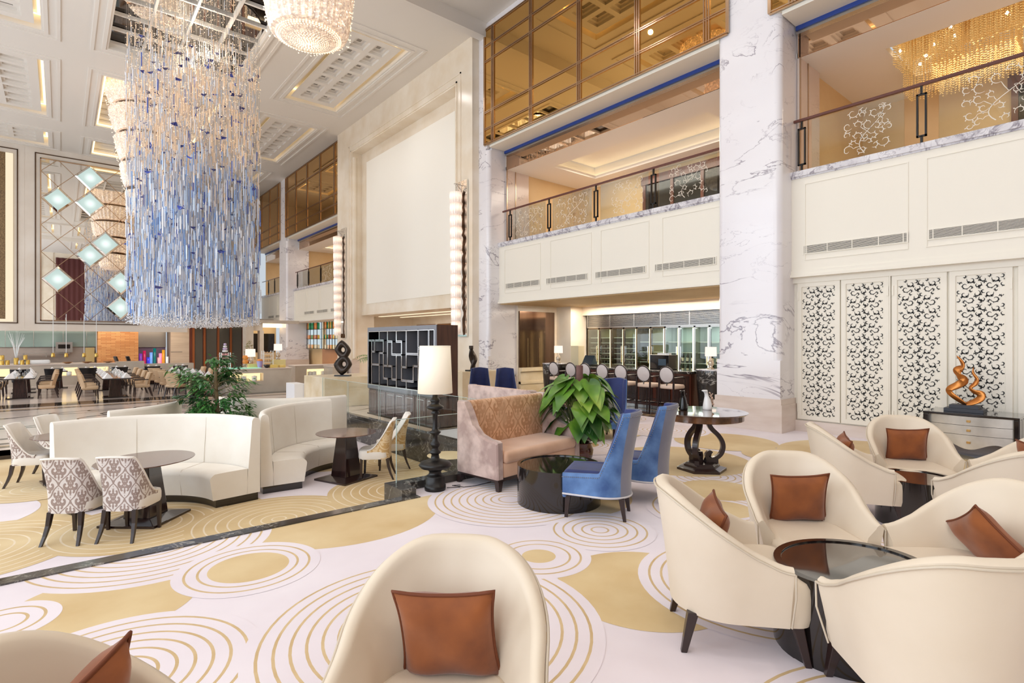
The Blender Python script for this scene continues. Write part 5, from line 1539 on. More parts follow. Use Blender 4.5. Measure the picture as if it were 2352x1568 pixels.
for nm,x0,y0,x1,y1,ys in specs:
    rtable('long dark restaurant table set with napkins, %s of the three'%nm,x0,y0,x1,y1)
    for i,y in enumerate(ys):
        rchair(RC,x0-.32,y,38 if nm=='right' else 0,'tan dining chair, %s on the left side of the %s restaurant table'%(ords[i],nm),'tan restaurant chairs')
        if nm!='right' or y>24.9: rchair(RC,x1+.32,y,180,'tan dining chair, %s on the right side of the %s restaurant table'%(ords[i],nm),'tan restaurant chairs')
        for xx in (x0+.17,x1-.17):
            place_napkin(xx,y-.2,L0+.73,'folded white napkin on the %s restaurant table'%nm,'napkins on the %s table'%nm)
        place_glass((x0+x1)/2-.1,y-.1,L0+.73,'stemmed glass on the %s restaurant table'%nm,'glasses on the %s table'%nm)
        place_glass((x0+x1)/2+.12,y-.22,L0+.73,'stemmed glass on the %s restaurant table'%nm,'glasses on the %s table'%nm)
for i,x in enumerate((-1.15,-.12,1.0,2.1,3.3,4.4)):
    wh=('leftmost','second','third','fourth','fifth','rightmost')[i]
    rtable('small dark table along the stone counter, %s in its row'%wh,x-.36,30.0,x+.36,30.75)
    rchair(BK,x-.1,29.5,90,'black chair before the %s small table of the back row'%wh,'black restaurant chairs')
    place_napkin(x-.15,30.2,L0+.73,'white napkin on the %s small table of the back row'%wh,'napkins on the back row'); place_napkin(x+.18,30.5,L0+.73,'white napkin on the %s small table of the back row'%wh,'napkins on the back row')

for i,x in enumerate((2.35,2.85)):
    o=dup(BK,(x,33.7,.02),R(-90),'dark chair back showing above the stone counter before the brick wall, %s one'%('left','right')[i],'dark chairs by the brick wall')
# stone counter with lit niches
t=thing('stone_counter','long beige stone buffet counter with lit niches in front of the kitchen','counter',(0,32,L0))
m=MB(); H=.93
nich=[(-2.9,-1.7),(-.0,.62),(1.05,1.75)]
xs=[-7.0]
prev=-7.0
for a,b in nich: m.box(prev,0,0,a,.7,H); m.box(a,.35,0,b,.7,H); m.box(a,0,0,b,.36,.42); m.box(a,0,.80,b,.36,H); prev=b
m.box(prev,0,0,2.05,.7,H); m.box(2.05,-.12,0,3.15,.6,H+.1); m.box(3.15,.1,0,5.3,.7,H-.05); m.build('counter_body',M['stone_counter'],t)
m=MB(); m.box(-7,-.03,H,2.05,.75,H+.04); m.build('worktop',M['plinth'],t)
m=MB(); 
for a,b in nich: m.box(a+.02,.05,.78,b-.02,.3,.795); m.box(a+.01,.335,.43,b-.01,.345,.79)
m.build('niche_light',emit('niche_glow',(1,.72,.36),1.6),t)
CJ=None
def jar(x,y,z,label,g='white lidded jars in the counter niches',r=.1,h=.2):
    global CJ
    if CJ is None:
        CJ=thing('lidded_jar',label,'jar',(x,y,z),0,g); m=MB(); m.lathe([(.08,0),(.1,.02),(.1,.16),(.001,.16)],16); m.build('jar_body',M['white_china'],CJ); m=MB(); m.lathe([(.104,.16),(.1,.19),(.03,.205),(.02,.22),(.001,.22)],16); m.build('lid',M['white_china'],CJ); o=CJ
    else: o=dup(CJ,(x,y,z),0,label,g)
    return o
jar(.3,32.15,L0+.42,'white lidded jar in the niche behind the middle restaurant table'); CJ.scale=(1,1,1)
o=jar(1.4,32.15,L0+.42,'white lidded jar in the niche right of the first one')
# kitchen
mb=MB(); mb.cur=0; mb.box(-9,38.3,L0,1.55,38.4,3); mb.cur=1; mb.box(-9,38.2,1.35,1.55,38.28,3); mb.cur=2; mb.box(-9,38.1,-.3,1.5,38.3,.49)
mb.cur=0; mb.box(-9,34.75,2.9,10,39.4,3.0)
for x in (-2.2,-1.1,.1,1.1): mb.cur=3; mb.box(x,38.19,1.35,x+.02,38.2,2.9)
mb.cur=4; mb.box(3.35,38.3,L0,4.85,38.4,3); mb.cur=3; mb.box(3.35,38.2,1.3,4.85,38.3,3)
mb.cur=5; mb.box(4.92,36.9,L0,5.86,38.4,3)
mb.cur=3; mb.box(4.92,36.885,1.02,5.5,36.905,1.04)
o=mb.build('wall_kitchen',[mottled('kitchen_stone',sr(160,150,142),sr(144,134,126),1.2,.3),plain('kitchen_glass',sr(150,172,166),.08,.3),M['stone_counter'],M['silver'],mottled('purple_wall',sr(150,132,158),sr(128,108,150),.8,.4),wood('pale_wood',sr(206,188,166),sr(192,172,150),5,.5,0,0)]); struct(o)
mb=MB(); 
mm,tt,oo=nt('brick_wall'); b=bsdf(tt,oo,(.5,.3,.2),.8); br=N(tt,'ShaderNodeTexBrick'); v=coords(tt,(1,1,1),(R(90),0,0)); tt.links.new(v,br.inputs[0])
for kk,c in ((1,sr(206,150,92)),(2,sr(176,112,60)),(3,sr(150,104,66))): br.inputs[kk].default_value=(*c,1)
br.inputs['Scale'].default_value=1; br.inputs['Brick Width'].default_value=.42; br.inputs['Row Height'].default_value=.075; br.inputs['Mortar Size'].default_value=.008; br.inputs['Bias'].default_value=-.2
tt.links.new(br.outputs[0],b.inputs['Base Color'])
mb.box(1.55,36.5,L0,3.33,38.4,3); o=mb.build('wall_brick',mm); struct(o)
t=thing('kitchen_shelf','long steel shelf on the open kitchen wall','shelf',(-.6,38.1,1.0))
m=MB(); m.box(-1.1,-.3,0,1.0,0,.04); m.build('shelf_board',M['silver'],t); m=MB()
for x in (-.9,0,.8): m.box(x,-.25,-.2,x+.04,0,0)
m.build('bracket',M['silver'],t)
t=thing('salamander_oven','steel grill oven above the kitchen shelf','oven',(.15,38.05,1.06)); m=MB(); m.box(-.35,-.35,0,.35,.1,.55); m.build('oven_body',M['silver'],t); m=MB(); m.box(-.25,-.36,.2,.25,-.35,.42); m.build('oven_mouth',M['dark_void'],t)
tag(MB().box(1.05,37.95,.5,1.45,38.09,1.3).build('fridge_door',plain('olive_panel',sr(178,160,110),.4)),'narrow olive panel right of the kitchen shelf','panel')
for i,(x,z) in enumerate(((-.26,.93),(.2,.92),(.84,.91),(1.3,.9))):
    t=thing('pendant_lamp','small brass pendant lamp over the kitchen counter, %s of four'%('leftmost','second','third','rightmost')[i],'lamp',(x,32.2,z),0,'brass pendants over the counter')
    m=MB(); m.lathe([(.07,0),(.075,.03),(.065,.16),(.03,.2),(.001,.2)],14); m.build('lamp_shade',plain('pendant_brass',sr(216,180,100),.25,.9) if i==0 else bpy.data.materials['pendant_brass'],t)
    m=MB(); m.box(-.012,-.012,.2,.012,.012,2.9-z); m.build('rod',M['white_china'],t)
    m=MB(); m.lathe([(.001,.01),(.06,.01)],12); m.build('bulb',emit('pendant_bulb',(1,.8,.5),6) if i==0 else bpy.data.materials['pendant_bulb'],t)
for i,(x,w) in enumerate(((.25,'left'),(.95,'middle'),(1.75,'right'))):
    m=MB(); m.lathe([(.06,0),(.2,.07),(.21,.08),(.17,.07),(.001,.03)],18); o=m.build('wooden_bowl',mottled('bowl_wood',sr(196,150,104),sr(160,112,70),6,.5)); o.location=(x,32.3,L0+.97); tag(o,'shallow wooden bowl on the stone counter, %s one'%w,'bowl')
m=MB(); m.rbox(-1.5,32.25,L0+.97,-.35,32.6,L0+1.16,.07,3); tag(m.build('chafing_dish',M['white_china'],smooth_angle=50),'long white covered dish at the left of the stone counter','dish')
# colourful vases
for i,(x,h,c,n_) in enumerate(((3.5,.62,(126,60,190),'violet'),(3.68,.78,(190,30,90),'crimson'),(3.86,.4,(60,60,220),'deep blue'),(4.0,.68,(120,170,250),'pale blue'),(4.17,.92,(0,110,110),'tall teal'),(4.45,.62,(250,150,200),'pink'),(4.38,.38,(255,176,180),'salmon'),(4.6,.82,(214,150,40),'amber'),(4.78,.42,(220,230,236),'white'))):
    m=MB(); m.lathe([(.07,0),(.075,h),(.068,h),(.063,.02)],14); o=m.build('glass_vase',plain('vase_'+n_.replace(' ','_'),sr(*c),.15,0,.5,0,0,sr(*c),.35)); o.location=(x,37.2,.33); tag(o,n_+' cylinder vase on the ledge before the purple wall','vase')
m=MB(); m.box(3.4,37.0,L0,4.9,37.5,.33); tag(m.build('ledge_counter',M['stone_counter']),'low stone ledge under the coloured vases','ledge')
# flowers and gold tins at far left
t=thing('branch_vase','white twig arrangement in a gold vase at the far left','flowers',(-1.5,32.3,L0+.97))
m=MB(); rn=random.Random(8)
for k_ in range(16):
    a=rn.uniform(0,6.28); m.tube([(0,0,.2),(.1*math.cos(a),.1*math.sin(a),.8),(.28*math.cos(a),.28*math.sin(a),rn.uniform(1.1,1.5))],[.012,.009,.003],4)
m.build('twigs',M['white_china'],t); m=MB(); m.lathe([(.08,0),(.09,.3),(.07,.3)],12); m.build('vase',plain('gold_tin',sr(214,178,92),.3,.7),t)
for i,(x,z) in enumerate(((-1.95,0),(-1.78,0),(-1.95,.22),(-1.3,0),(-1.12,0),(-1.2,.22))):
    m=MB(); m.lathe([(.075,0),(.075,.2),(.001,.2)],12); o=m.build('gold_tin',bpy.data.materials['gold_tin']); o.location=(x,32.25,L0+.97+z); tag(o,'gold tin around the white twigs at the far left','tin','gold tins')
# brown doors past the marble wall
mb=MB(); mb.cur=0; mb.box(5.86,36.9,L0,9.93,37.0,2.95); mb.cur=1
for x0,x1 in ((6.1,6.55),(6.75,7.3),(7.45,8.0),(8.15,8.7)): mb.box(x0,36.86,L0,x1,36.9,2.9)
mb.cur=2
for x in (6.02,6.6,7.34,8.04,8.75): mb.box(x,36.82,L0,x+.11,36.9,2.9)
o=mb.build('door_9',[M['redwood'],plain('smoked_door_glass',sr(88,84,76),.15),plain('orange_wood',sr(150,82,38),.4)]); struct(o)
# shop: portal pillar, back wall
mb=MB(); mb.cur=0
mb.box(7.25,29.8,L0,7.6,30.5,2.75); mb.box(7.6,30.0,2.2,8.1,30.4,2.75); mb.box(7.95,30.0,L0,8.15,30.4,2.2); mb.box(7.25,29.9,2.6,9.93,30.6,2.75)
mb.cur=1; mb.box(8.2,33.9,L0,9.9,34.0,2.6); mb.cur=2; mb.box(8.3,33.86,1.0,9.8,33.89,2.1); mb.cur=3; mb.box(8.15,33.0,2.45,9.9,33.2,2.75)
o=mb.build('wall_shop',[M['stone_counter'],M['warm_room'],M['dark_void'],M['cove_soft']]); struct(o)
mb=MB(); mb.cur=0; mb.box(11.4,24.0,L0,11.5,33.0,2.75); mb.cur=1; mb.box(11.3,24.2,L0,11.4,30.2,1.25); mb.cur=2
mb.box(10,24,2.72,11.5,33.5,2.76)
o=mb.build('wall_shop_back',[M['warm_room'],mottled('copper_panel',sr(190,140,100),sr(170,118,80),.6,.3),M['ceil']]); struct(o)
for wh,ya,yb in (('left',30.35,33.6),('right',27.4,29.7)):
    t=thing('lit_shelf','back-lit glass shelf of coloured jars past the crystal wall lamp, %s unit'%wh,'shelf',(11.2,ya,1.22))
    m=MB(); m.box(.12,0,0,.16,yb-ya,1.6); m.build('lit_back',emit('shelf_glow',(.80,.94,1.0),.75) if wh=='left' else bpy.data.materials['shelf_glow'],t)
    m=MB()
    for z in (0,.55,1.1,1.6): m.box(-.15,0,z,.12,yb-ya,z+.02)
    for k_ in range(7): m.box(-.15,(yb-ya)*k_/6-.012,0,-.12,(yb-ya)*k_/6+.012,1.6)
    m.build('shelf_frame',M['black_metal'],t)
JB={}
jc={'orange':(236,150,80),'green':(60,160,110),'gold':(230,180,80),'pale':(236,222,190),'peach':(240,180,140),'red':(190,90,60)}
rn=random.Random(5)
for wh,ya,yb in (('left',30.35,33.6),('right',27.4,29.7)):
    for r_,(z,h) in enumerate(((.02,.22),(.57,.22),(1.12,.36))):
        n=int((yb-ya)/.23)
        for k_ in range(n):
            c=rn.choice({0:['pale','peach','pale','gold'],1:['gold','peach','green','orange','pale','red'],2:['orange','green','orange','gold','peach']}[r_])
            if (c,r_) not in JB:
                m=MB(); m.lathe([(.075,0),(.08,.01),(.08,h-.03),(.06,h),(.001,h)],10); o=m.build('glass_jar',plain('jar_%s_%d'%(c,r_),sr(*jc[c]),.2,0,.5,0,0,sr(*jc[c]),.15)); JB[(c,r_)]=o
            else: o=JB[(c,r_)].copy(); COL.objects.link(o)
            o.location=(11.18,ya+.13+k_*(yb-ya-.2)/n,1.22+z); tag(o,'%s jar on the %s shelf of the %s lit shelf unit'%(c,('lowest','middle','top')[r_],wh),'jar','jars on the lit shop shelves')
# pastry counter
def counter(label,x0,y0,x1,y1,nx=None):
    t=thing('display_counter',label,'counter',(x0,y0,L0)); m=MB(); w=x1-x0; d=y1-y0
    if nx:
        a,b=nx; m.box(0,0,0,a,d,.90); m.box(b,0,0,w,d,.90); m.box(a,0,0,b,d,.45); m.box(a,0,.76,b,d,.90); m.box(a,.4,.4,b,d,.8)
    else: m.box(0,0,0,w,d,.90)
    m.build('counter_body',M['stone_counter'],t); m=MB(); m.box(-.02,-.02,.9,w+.02,d+.02,.935); m.build('worktop',M['plinth'],t)
    if nx: m=MB(); m.box(a+.02,.1,.745,b-.02,.3,.758); m.box(a+.02,.385,.46,b-.02,.395,.75); m.build('niche_light',bpy.data.materials['niche_glow'],t)
    return t
counter('stone pastry counter right of the indoor tree with a lit niche of white jars',4.78,22.6,7.2,24.0,(.12,1.35))
for i,x in enumerate((5.08,5.46,5.84)): jar(x,22.8,L0+.45,'white lidded jar in the pastry counter niche, '+('left','middle','right')[i])
counter('stone coffee counter with a lit niche, left of the pierced sculpture',7.9,24.3,10.0,25.2,(.5,1.6))
for i,x in enumerate((8.6,8.8,9.2)): jar(x,24.5,L0+.45,'white lidded jar in the coffee counter niche, '+('left','middle','right')[i])
counter('plain stone counter block right of the coffee counter',8.9,22.6,9.55,23.6)
m=MB(); m.box(4.9,22.75,L0+.935,6.1,23.5,L0+.96); tag(m.build('glass_tray',plain('mint_glass',sr(160,236,206),.1,0,.5,0,0,sr(150,236,200),.3)),'mint green glass tray on the pastry counter','tray')
m=MB(); m.lathe([(.05,0),(.12,.08),(.13,.13),(.11,.13),(.001,.06)],16); o=m.build('bowl',M['black_gloss']); o.location=(6.35,22.95,L0+.935); tag(o,'black bowl at the right end of the mint tray','bowl')
def rack(x,y,h,label,w=.34):
    t=thing('wire_rack',label,'rack',(x,y,L0+.935)); m=MB()
    for sx in (-1,1):
        for sy in (-1,1): m.box(sx*w/2-.015,sy*.15-.015,0,sx*w/2+.015,sy*.15+.015,h)
    for k_ in range(4): m.box(-w/2,-.15,h*(k_+.15)/4,w/2,.15,h*(k_+.15)/4+.015)
    m.build('frame',M['white_china'],t)
    rn=random.Random(int(x*10)); pm=plain('pastry_pink' if w<.33 else 'pastry_tan',sr(230,170,170) if w<.33 else sr(214,180,140),.6)
    for k_ in range(4):
        for q in range(3): m=MB(); m.ball((-w/2+.07+q*(w-.14)/2,rn.uniform(-.07,.07),h*(k_+.15)/4+.058),.043,8,5); m.build('pastry',pm,t)
    return t
rack(5.0,23.72,.62,'white wire rack of pink pastries behind the indoor tree',.32); rack(6.55,23.6,.68,'white wire rack of pastries beside the yellow boxes',.36)
t=thing('macaron_tower','tower of pastel macarons on the pink pastry rack','cake',(5.0,23.72,L0+1.57)); 
for k_ in range(4):
    m=MB(); r=.1-.016*k_; m.lathe([(.001,k_*.09),(r,k_*.09+.01),(r,k_*.09+.07),(.001,k_*.09+.085)],12); m.build('tier',plain('macaron_%d'%k_,(sr(214,190,224) if k_%2 else sr(244,238,240)),.6),t)
for i,(x,y,sx,sz,c,n_) in enumerate(((5.95,23.5,.34,.16,(238,214,140),'pale yellow box left of the lilac pot'),(6.6,23.0,.3,.12,(238,210,120),'yellow box in front of the wire rack'),(6.95,23.0,.22,.1,(232,204,120),'small yellow box at the counter end'),(7.0,23.7,.55,.3,(240,226,160),'large pale yellow crate under the pink lamp'))):
    m=MB(); m.box(x-sx/2,y-.12,L0+.935,x+sx/2,y+.12,L0+.935+sz); tag(m.build('gift_box',plain('yellow_%d'%i,sr(*c),.5),bevel=.008),n_,'box')
m=MB(); m.lathe([(.07,0),(.1,.12),(.12,.26),(.13,.27),(.001,.24)],14); o=m.build('pot',plain('lilac_pot',sr(196,170,226),.3)); o.location=(6.15,23.2,L0+.935); tag(o,'lilac pot on the pastry counter','pot')
for i,(x,w) in enumerate(((5.75,'left'),(6.3,'right'))):
    t=thing('orange_jar_stack','stack of orange jars on the pastry counter, %s one'%w,'jars',(x,23.75,L0+.935+(.16 if i==0 else 0)));
    for k_ in range(2): m=MB(); m.lathe([(.09,k_*.17),(.12,k_*.17+.08),(.09,k_*.17+.16),(.001,k_*.17+.165)],12); m.build('jar',plain('orange_jar',sr(240,150,70),.25) if not(i or k_) else bpy.data.materials['orange_jar'],t)
def tlamp(x,y,z,label,s=1,pl=None,g='small table lamps with drum shades'):
    global TL
    if 'TL' not in globals():
        t=thing('table_lamp',label,'lamp',(x,y,z),0,g)
        m=MB(); m.lathe([(.07,0),(.07,.02),(.03,.04),(.065,.10),(.07,.15),(.035,.22),(.012,.25),(.012,.30)],16); m.build('lamp_base',mottled('mercury_glass',sr(220,210,196),sr(180,160,130),5,.12,.6),t)
        m=MB(); m.grid([[(r*math.cos(2*PI*i/28),r*math.sin(2*PI*i/28),zz) for i in range(28)] for r,zz in ((.125,.29),(.12,.50))],closed_u=True); m.build('lamp_shade',emit('lit_shade',(1,.84,.72),1.25),t,solid=.004)
        TL=t; return t
    return dup(TL,(x,y,z),0,label,g,scale=(s,s,s))
tlamp(11.1,11.2,1.02,'small lit table lamp on the left stone drum of the bar',1.0)
tlamp(11.35,6.55,1.02,'small lit table lamp on the right stone drum of the bar',1.0)
tlamp(7.0,23.7,L0+1.24,'pink-shaded table lamp on the yellow crate',1.3); tlamp(5.95,23.8,L0+.935,'pale table lamp left of the pastry racks',1.5)
t=thing('potted_shrub','small pale shrub behind the pastry counter','plant',(6.1,24.6,L0)); rn=random.Random(17); m=MB()
for k_ in range(220):
    z=.9+rn.random()*1.1; r=.32*(1-(z-.9)/1.3)*rn.random()**.5+.02; a=rn.uniform(0,6.28); p=Vector((r*math.cos(a),r*math.sin(a),z)); d=Vector((rn.uniform(-1,1),rn.uniform(-1,1),rn.uniform(-.2,1))).normalized()*.09; s=Vector((-d.y,d.x,0)).normalized()*.022
    m.add([tuple(p),tuple(p+d*.5+s),tuple(p+d),tuple(p+d*.5-s)],[(0,1,2,3)],False)
m.build('foliage',plain('shrub_leaf',sr(150,146,84),.6),t); m=MB(); m.lathe([(.14,0),(.16,.9),(.001,.9)],12); m.build('pot',M['white_china'],t)
# ------------------------------------------------------------------ bar
t=thing('bar_counter','dark wood bar counter with a marbled black top','counter',(11.0,6.93,0)); t.scale=(1,.945,1)
m=MB(); m.box(.14,0,.08,.62,4.2,.90); m.build('bar_front',M['redwood'],t)
m=MB(); m.box(0,-.05,.90,.7,4.25,.955); m.build('bar_top',M['black_marble'],t,bevel=.008)
m=MB(); m.tube([(.06,0,.18),(.06,4.2,.18)],.022,8)
for k_ in range(5): m.box(.05,.1+k_,0,.07,.13+k_,.18)
m.build('foot_rail',M['chrome'],t)
m=MB(); m.box(.1,0,0,.62,4.2,.08); m.build('kick_plate',M['silver'],t)
for k_ in range(8):
    m=MB(); m.box(.125,k_*.53+.04,.14,.14,k_*.53+.46,.84); m.build('front_panel',M['brown'],t)
for lab,y,x in (('left',11.35,11.1),('right',6.5,11.35)):
    t=thing('stone_drum','tapered black marble drum with pale veins at the %s end of the bar'%lab,'drum',(x,y,0))
    m=MB(); m.lathe([(.29,.0),(.29,.06),(.30,.09),(.345,.60),(.36,.92),(.355,.99),(.001,.99)],32); m.build('drum_body',M['black_marble'],t,smooth_angle=40)
    m=MB(); m.lathe([(.36,.99),(.365,1.0),(.36,1.015),(.001,1.018)],32); m.build('drum_top',M['sill_marble'],t)
BL=thing('book_block','x','box',(0,0,0)); bpy.data.objects.remove(BL)
m=MB(); m.box(11.35,10.65,.96,11.6,10.95,1.52); tag(m.build('menu_board',plain('cream_board',sr(220,206,170),.6),bevel=.006),'blank cream board standing on the left end of the bar','board')
t=thing('till','black till screen on the bar near the cream board','till',(11.3,10.25,.955)); m=MB(); m.box(-.05,-.17,0,.22,.17,.04); m.build('till_base',M['black_metal'],t); m=MB(); m.add([(-.05,-.18,.05),(-.05,.18,.05),(.1,.18,.3),(.1,-.18,.3),(.2,-.18,.05),(.2,.18,.05)],[(0,3,2,1),(3,4,5,2),(0,4,3),(1,2,5),(0,1,5,4)],False); m.build('screen',plain('till_screen',sr(50,64,76),.15),t)
t=thing('coffee_machine','black coffee machine on the bar behind the stools','machine',(11.55,7.95,.955)); m=MB(); m.box(-.18,-.28,0,.22,.28,.36); m.build('machine_body',M['black_gloss'],t,bevel=.01); m=MB(); m.box(-.185,-.2,.1,-.18,.02,.26); m.build('front_plate',plain('machine_front',sr(70,86,100),.2),t)
m=MB(); 
for k_ in range(6): m.box(-.05,-.2+k_*.06,.36,.05,-.16+k_*.06,.40)
m.build('cups',M['white_china'],t)
# stools
def make_stool():
    t=thing('bar_stool','x','stool')
    M['stool_pad']=mottled('stool_fabric',sr(216,208,206),sr(206,196,194),4,.7)
    m=MB(); m.lathe([(.001,-.022),(.155,-.022),(.17,-.012),(.17,.012),(.155,.022),(.001,.022)],28); m.xf(Matrix.Translation((0,-.20,.90))@Matrix.Rotation(R(90+8),4,'X')); m.build('back_pad',M['stool_pad'],t,smooth_angle=50)
    m=MB(); m.tube([(.182*math.cos(2*PI*i/32),-.20-.02*math.sin(2*PI*i/32)*1.3,.90+.182*math.sin(2*PI*i/32)) for i in range(32)],.016,6,closed=True); m.build('oval_frame',M['leg'],t)
    m=MB(); m.rbox(-.21,-.20,.585,.21,.22,.68,.035,3); m.build('seat',mottled('stool_seat',sr(232,208,190),sr(222,196,176),3,.6),t,smooth_angle=50)
    m=MB(); m.box(-.012,-.20,.66,.012,-.175,.74); m.build('back_stem',M['silver'],t)
    for sx in (-1,1):
        m=MB(); m.tube([(sx*.19,.19,.0),(sx*.19,.19,.60),(sx*.21,.20,.80),(sx*.205,.12,.845),(sx*.19,-.14,.84),(sx*.175,-.205,.84)],.016,6); m.build('arm',M['leg'],t)
        m=MB(); m.frustum([(sx*.19-.012,-.25-.012),(sx*.19+.012,-.25-.012),(sx*.19+.012,-.25+.012),(sx*.19-.012,-.25+.012)],0,[(sx*.185-.017,-.2-.017),(sx*.185+.017,-.2-.017),(sx*.185+.017,-.2+.017),(sx*.185-.017,-.2+.017)],.84); m.build('leg',M['leg'],t)
        m=MB(); m.box(sx*.19-.01,-.22,.24,sx*.19+.01,.19,.26); m.build('stretcher',M['leg'],t)
    m=MB(); m.box(-.19,-.235,.20,.19,-.215,.22); m.build('foot_bar',M['leg'],t); m=MB(); m.box(-.19,.18,.28,.19,.2,.30); m.build('foot_bar',M['leg'],t)
    return t
ST=make_stool()
for i,y in enumerate((10.62,9.98,9.48,8.90,8.32,7.66,7.04)):
    lab='bar stool with an oval pale back, %s from the left at the bar'%('first','second','third','fourth','fifth','sixth','seventh')[i]
    if i==0: ST.location=(10.55,y,0); ST.rotation_euler=(0,0,R(-90)); ST['label']=lab; ST['group']='oval back bar stools'
    else: dup(ST,(10.55,y,0),R(-90),lab,'oval back bar stools')
# bar room shell
mb=MB(); mb.cur=0
mb.box(14.5,5.4,-.1,14.6,13.1,2.8); mb.box(11.05,12.95,-.1,14.6,13.05,2.8); mb.box(11.0,5.4,-.1,14.6,5.5,2.8); mb.box(12.75,12.3,0,13.5,12.95,2.8)
mb.cur=1; mb.box(10.4,5.4,2.78,14.6,13.1,2.84)
mb.cur=2; mb.box(11.08,12.90,.82,12.6,12.95,2.6); 
mb.cur=3; mb.box(11.08,12.80,.70,12.75,12.95,.82); mb.box(11.08,12.84,.3,12.75,12.95,.38); mb.box(11.08,12.86,0,12.75,12.95,.7)
mb.cur=4; mb.box(11.9,12.885,.9,11.92,12.9,1.75); mb.box(11.4,12.885,.85,11.42,12.9,1.75); 
mb.cur=0; mb.box(13.3,5.5,2.5,14.5,12.3,2.8); 
o=mb.build('wall_bar',[M['beige_marble'],M['warm_room'],mottled('antique_bronze_mirror',sr(150,124,104),sr(96,70,54),1.3,.12,.85,stretch=(1,1,.15)),M['onyx'],M['gilt'],M['cove_soft']]); struct(o)
# wine cabinets along the back
XB=13.45
cab=[12.2,11.2,10.2,9.2,8.25,7.35,6.5]
wl=['far left','second from the left','third from the left','fourth from the left','fifth from the left','far right, by the column']
for i in range(6):
    lt=bpy.data.lights.new('cabinet_fill','AREA'); lt.shape='RECTANGLE'; lt.size=.08; lt.size_y=.8; lt.energy=3.5; lt.color=(1,.88,.6) if i<3 else (.95,1,.95); ob=bpy.data.objects.new('cabinet_fill',lt); COL.objects.link(ob); ob.location=(XB+.12,(cab[i]+cab[i+1])/2,2.02)  # area source added to brighten each cabinet beyond its own strips
fr_d=plain('cabinet_bronze',sr(120,104,84),.2,.9); 
bt=None
for i in range(6):
    y1,y0=cab[i],cab[i+1]; w=y1-y0
    t=thing('wine_cabinet','tall lit glass wine cabinet behind the bar, '+wl[i],'cabinet',(XB,y0,.3),0,'wine cabinets')
    fm=fr_d if i<3 else M['silver']
    m=MB(); m.box(0,0,0,.7,.03,1.8); m.box(0,w-.03,0,.7,w,1.8); m.box(0,0,0,.7,w,.06); m.box(0,0,1.74,.7,w,1.8); m.box(0,w/2-.03,0,.06,w/2+.03,1.8); m.build('case',fm,t)
    m=MB(); m.box(.6,.03,.06,.62,w-.03,1.74); m.build('back_panel',plain('cabinet_back_%d'%i,sr(150,150,110) if i<3 else sr(196,214,204),.2,.1),t)  # right-hand backs coloured paler to stand in for reflected window light
    m=MB(); 
    for yy in (.07,w/2+.06): m.box(.05,yy,.08,.075,yy+.025,1.72)
    m.build('light_strip',emit('cabinet_light',(1,.86,.45),5) if i==0 else bpy.data.materials['cabinet_light'],t)
    ns=9 if i<2 else 5
    m=MB()
    for k_ in range(ns): m.box(.1,.04,.12+k_*1.5/ns,.55,w-.04,.135+k_*1.5/ns)
    m.build('glass_shelf',plain('shelf_edge',sr(206,214,196),.15) if i==0 else bpy.data.materials['shelf_edge'],t)
    for q in range(2):
        m=MB(); a=.03+q*(w/2); b=a+w/2-.06; m.box(-.012,a,.06,-.006,b,1.74); d=m.build('glass_door',M['glass'],t)
        m=MB(); m.box(-.05,(b-.05 if q==0 else a+.03),.7,-.012,(b-.03 if q==0 else a+.05),1.2); m.build('door_handle',M['chrome'],d)
    # bottles
    if bt is None:
        bt=thing('wine_bottle','x','bottle'); m=MB(); m.lathe([(.036,0),(.038,.01),(.038,.18),(.03,.21),(.014,.25),(.014,.30),(.001,.30)],10); m.build('bottle_glass',plain('bottle_glass',sr(24,30,22),.08),bt); m=MB(); m.lathe([(.0385,.06),(.0385,.16)],10,caps=False); m.build('paper_label',plain('paper_label',sr(236,230,214),.7),bt); BT0=bt; fb=True
    if i>=2:
        for k_ in range(3):
            n=5
            for q in range(n):
                lab='dark wine bottle leaning on the %s shelf of the cabinet %s'%(('lowest','middle','upper')[k_],wl[i]); p=(XB+.3,y0+.12+q*(w-.2)/n,.3+.12+.3*k_+.02)
                if fb: o=bt; fb=False; o.location=p; o['label']=lab; o['group']='wine bottles'
                else: o=dup(bt,p,0,lab,'wine bottles')
                o.rotation_euler=(R(14),R(-12),0)
    else:
        for k_ in range(7):
            for q in range(6):
                p=(XB+.12,y0+.1+q*(w-.14)/6,.3+.12+1.5/9*k_+.06); lab='wine bottle lying neck-out in the cabinet '+wl[i]
                if fb: o=bt; fb=False; o.location=p; o['label']=lab; o['group']='wine bottles'
                else: o=dup(bt,p,0,lab,'wine bottles')
                o.rotation_euler=(0,R(90),0); o.location.x+=.06
t=thing('louvre_band','steel louvre band above the wine cabinets','louvre',(XB,6.5,2.1)); m=MB()
for k_ in range(16): m.box(0,0,.01+k_*.025,.03,5.7,.022+k_*.025)
m.build('slats',M['silver'],t); m=MB()
for k_ in range(7): m.box(-.01,5.7*k_/6-.02,0,.02,5.7*k_/6+.02,.42)
m.box(-.01,0,.40,.04,5.7,.46); m.box(-.02,0,-.02,.04,5.7,.02); m.build('frame',M['silver'],t); m=MB(); m.box(.03,0,0,.04,5.7,.42); m.build('backing',M['grille'],t)
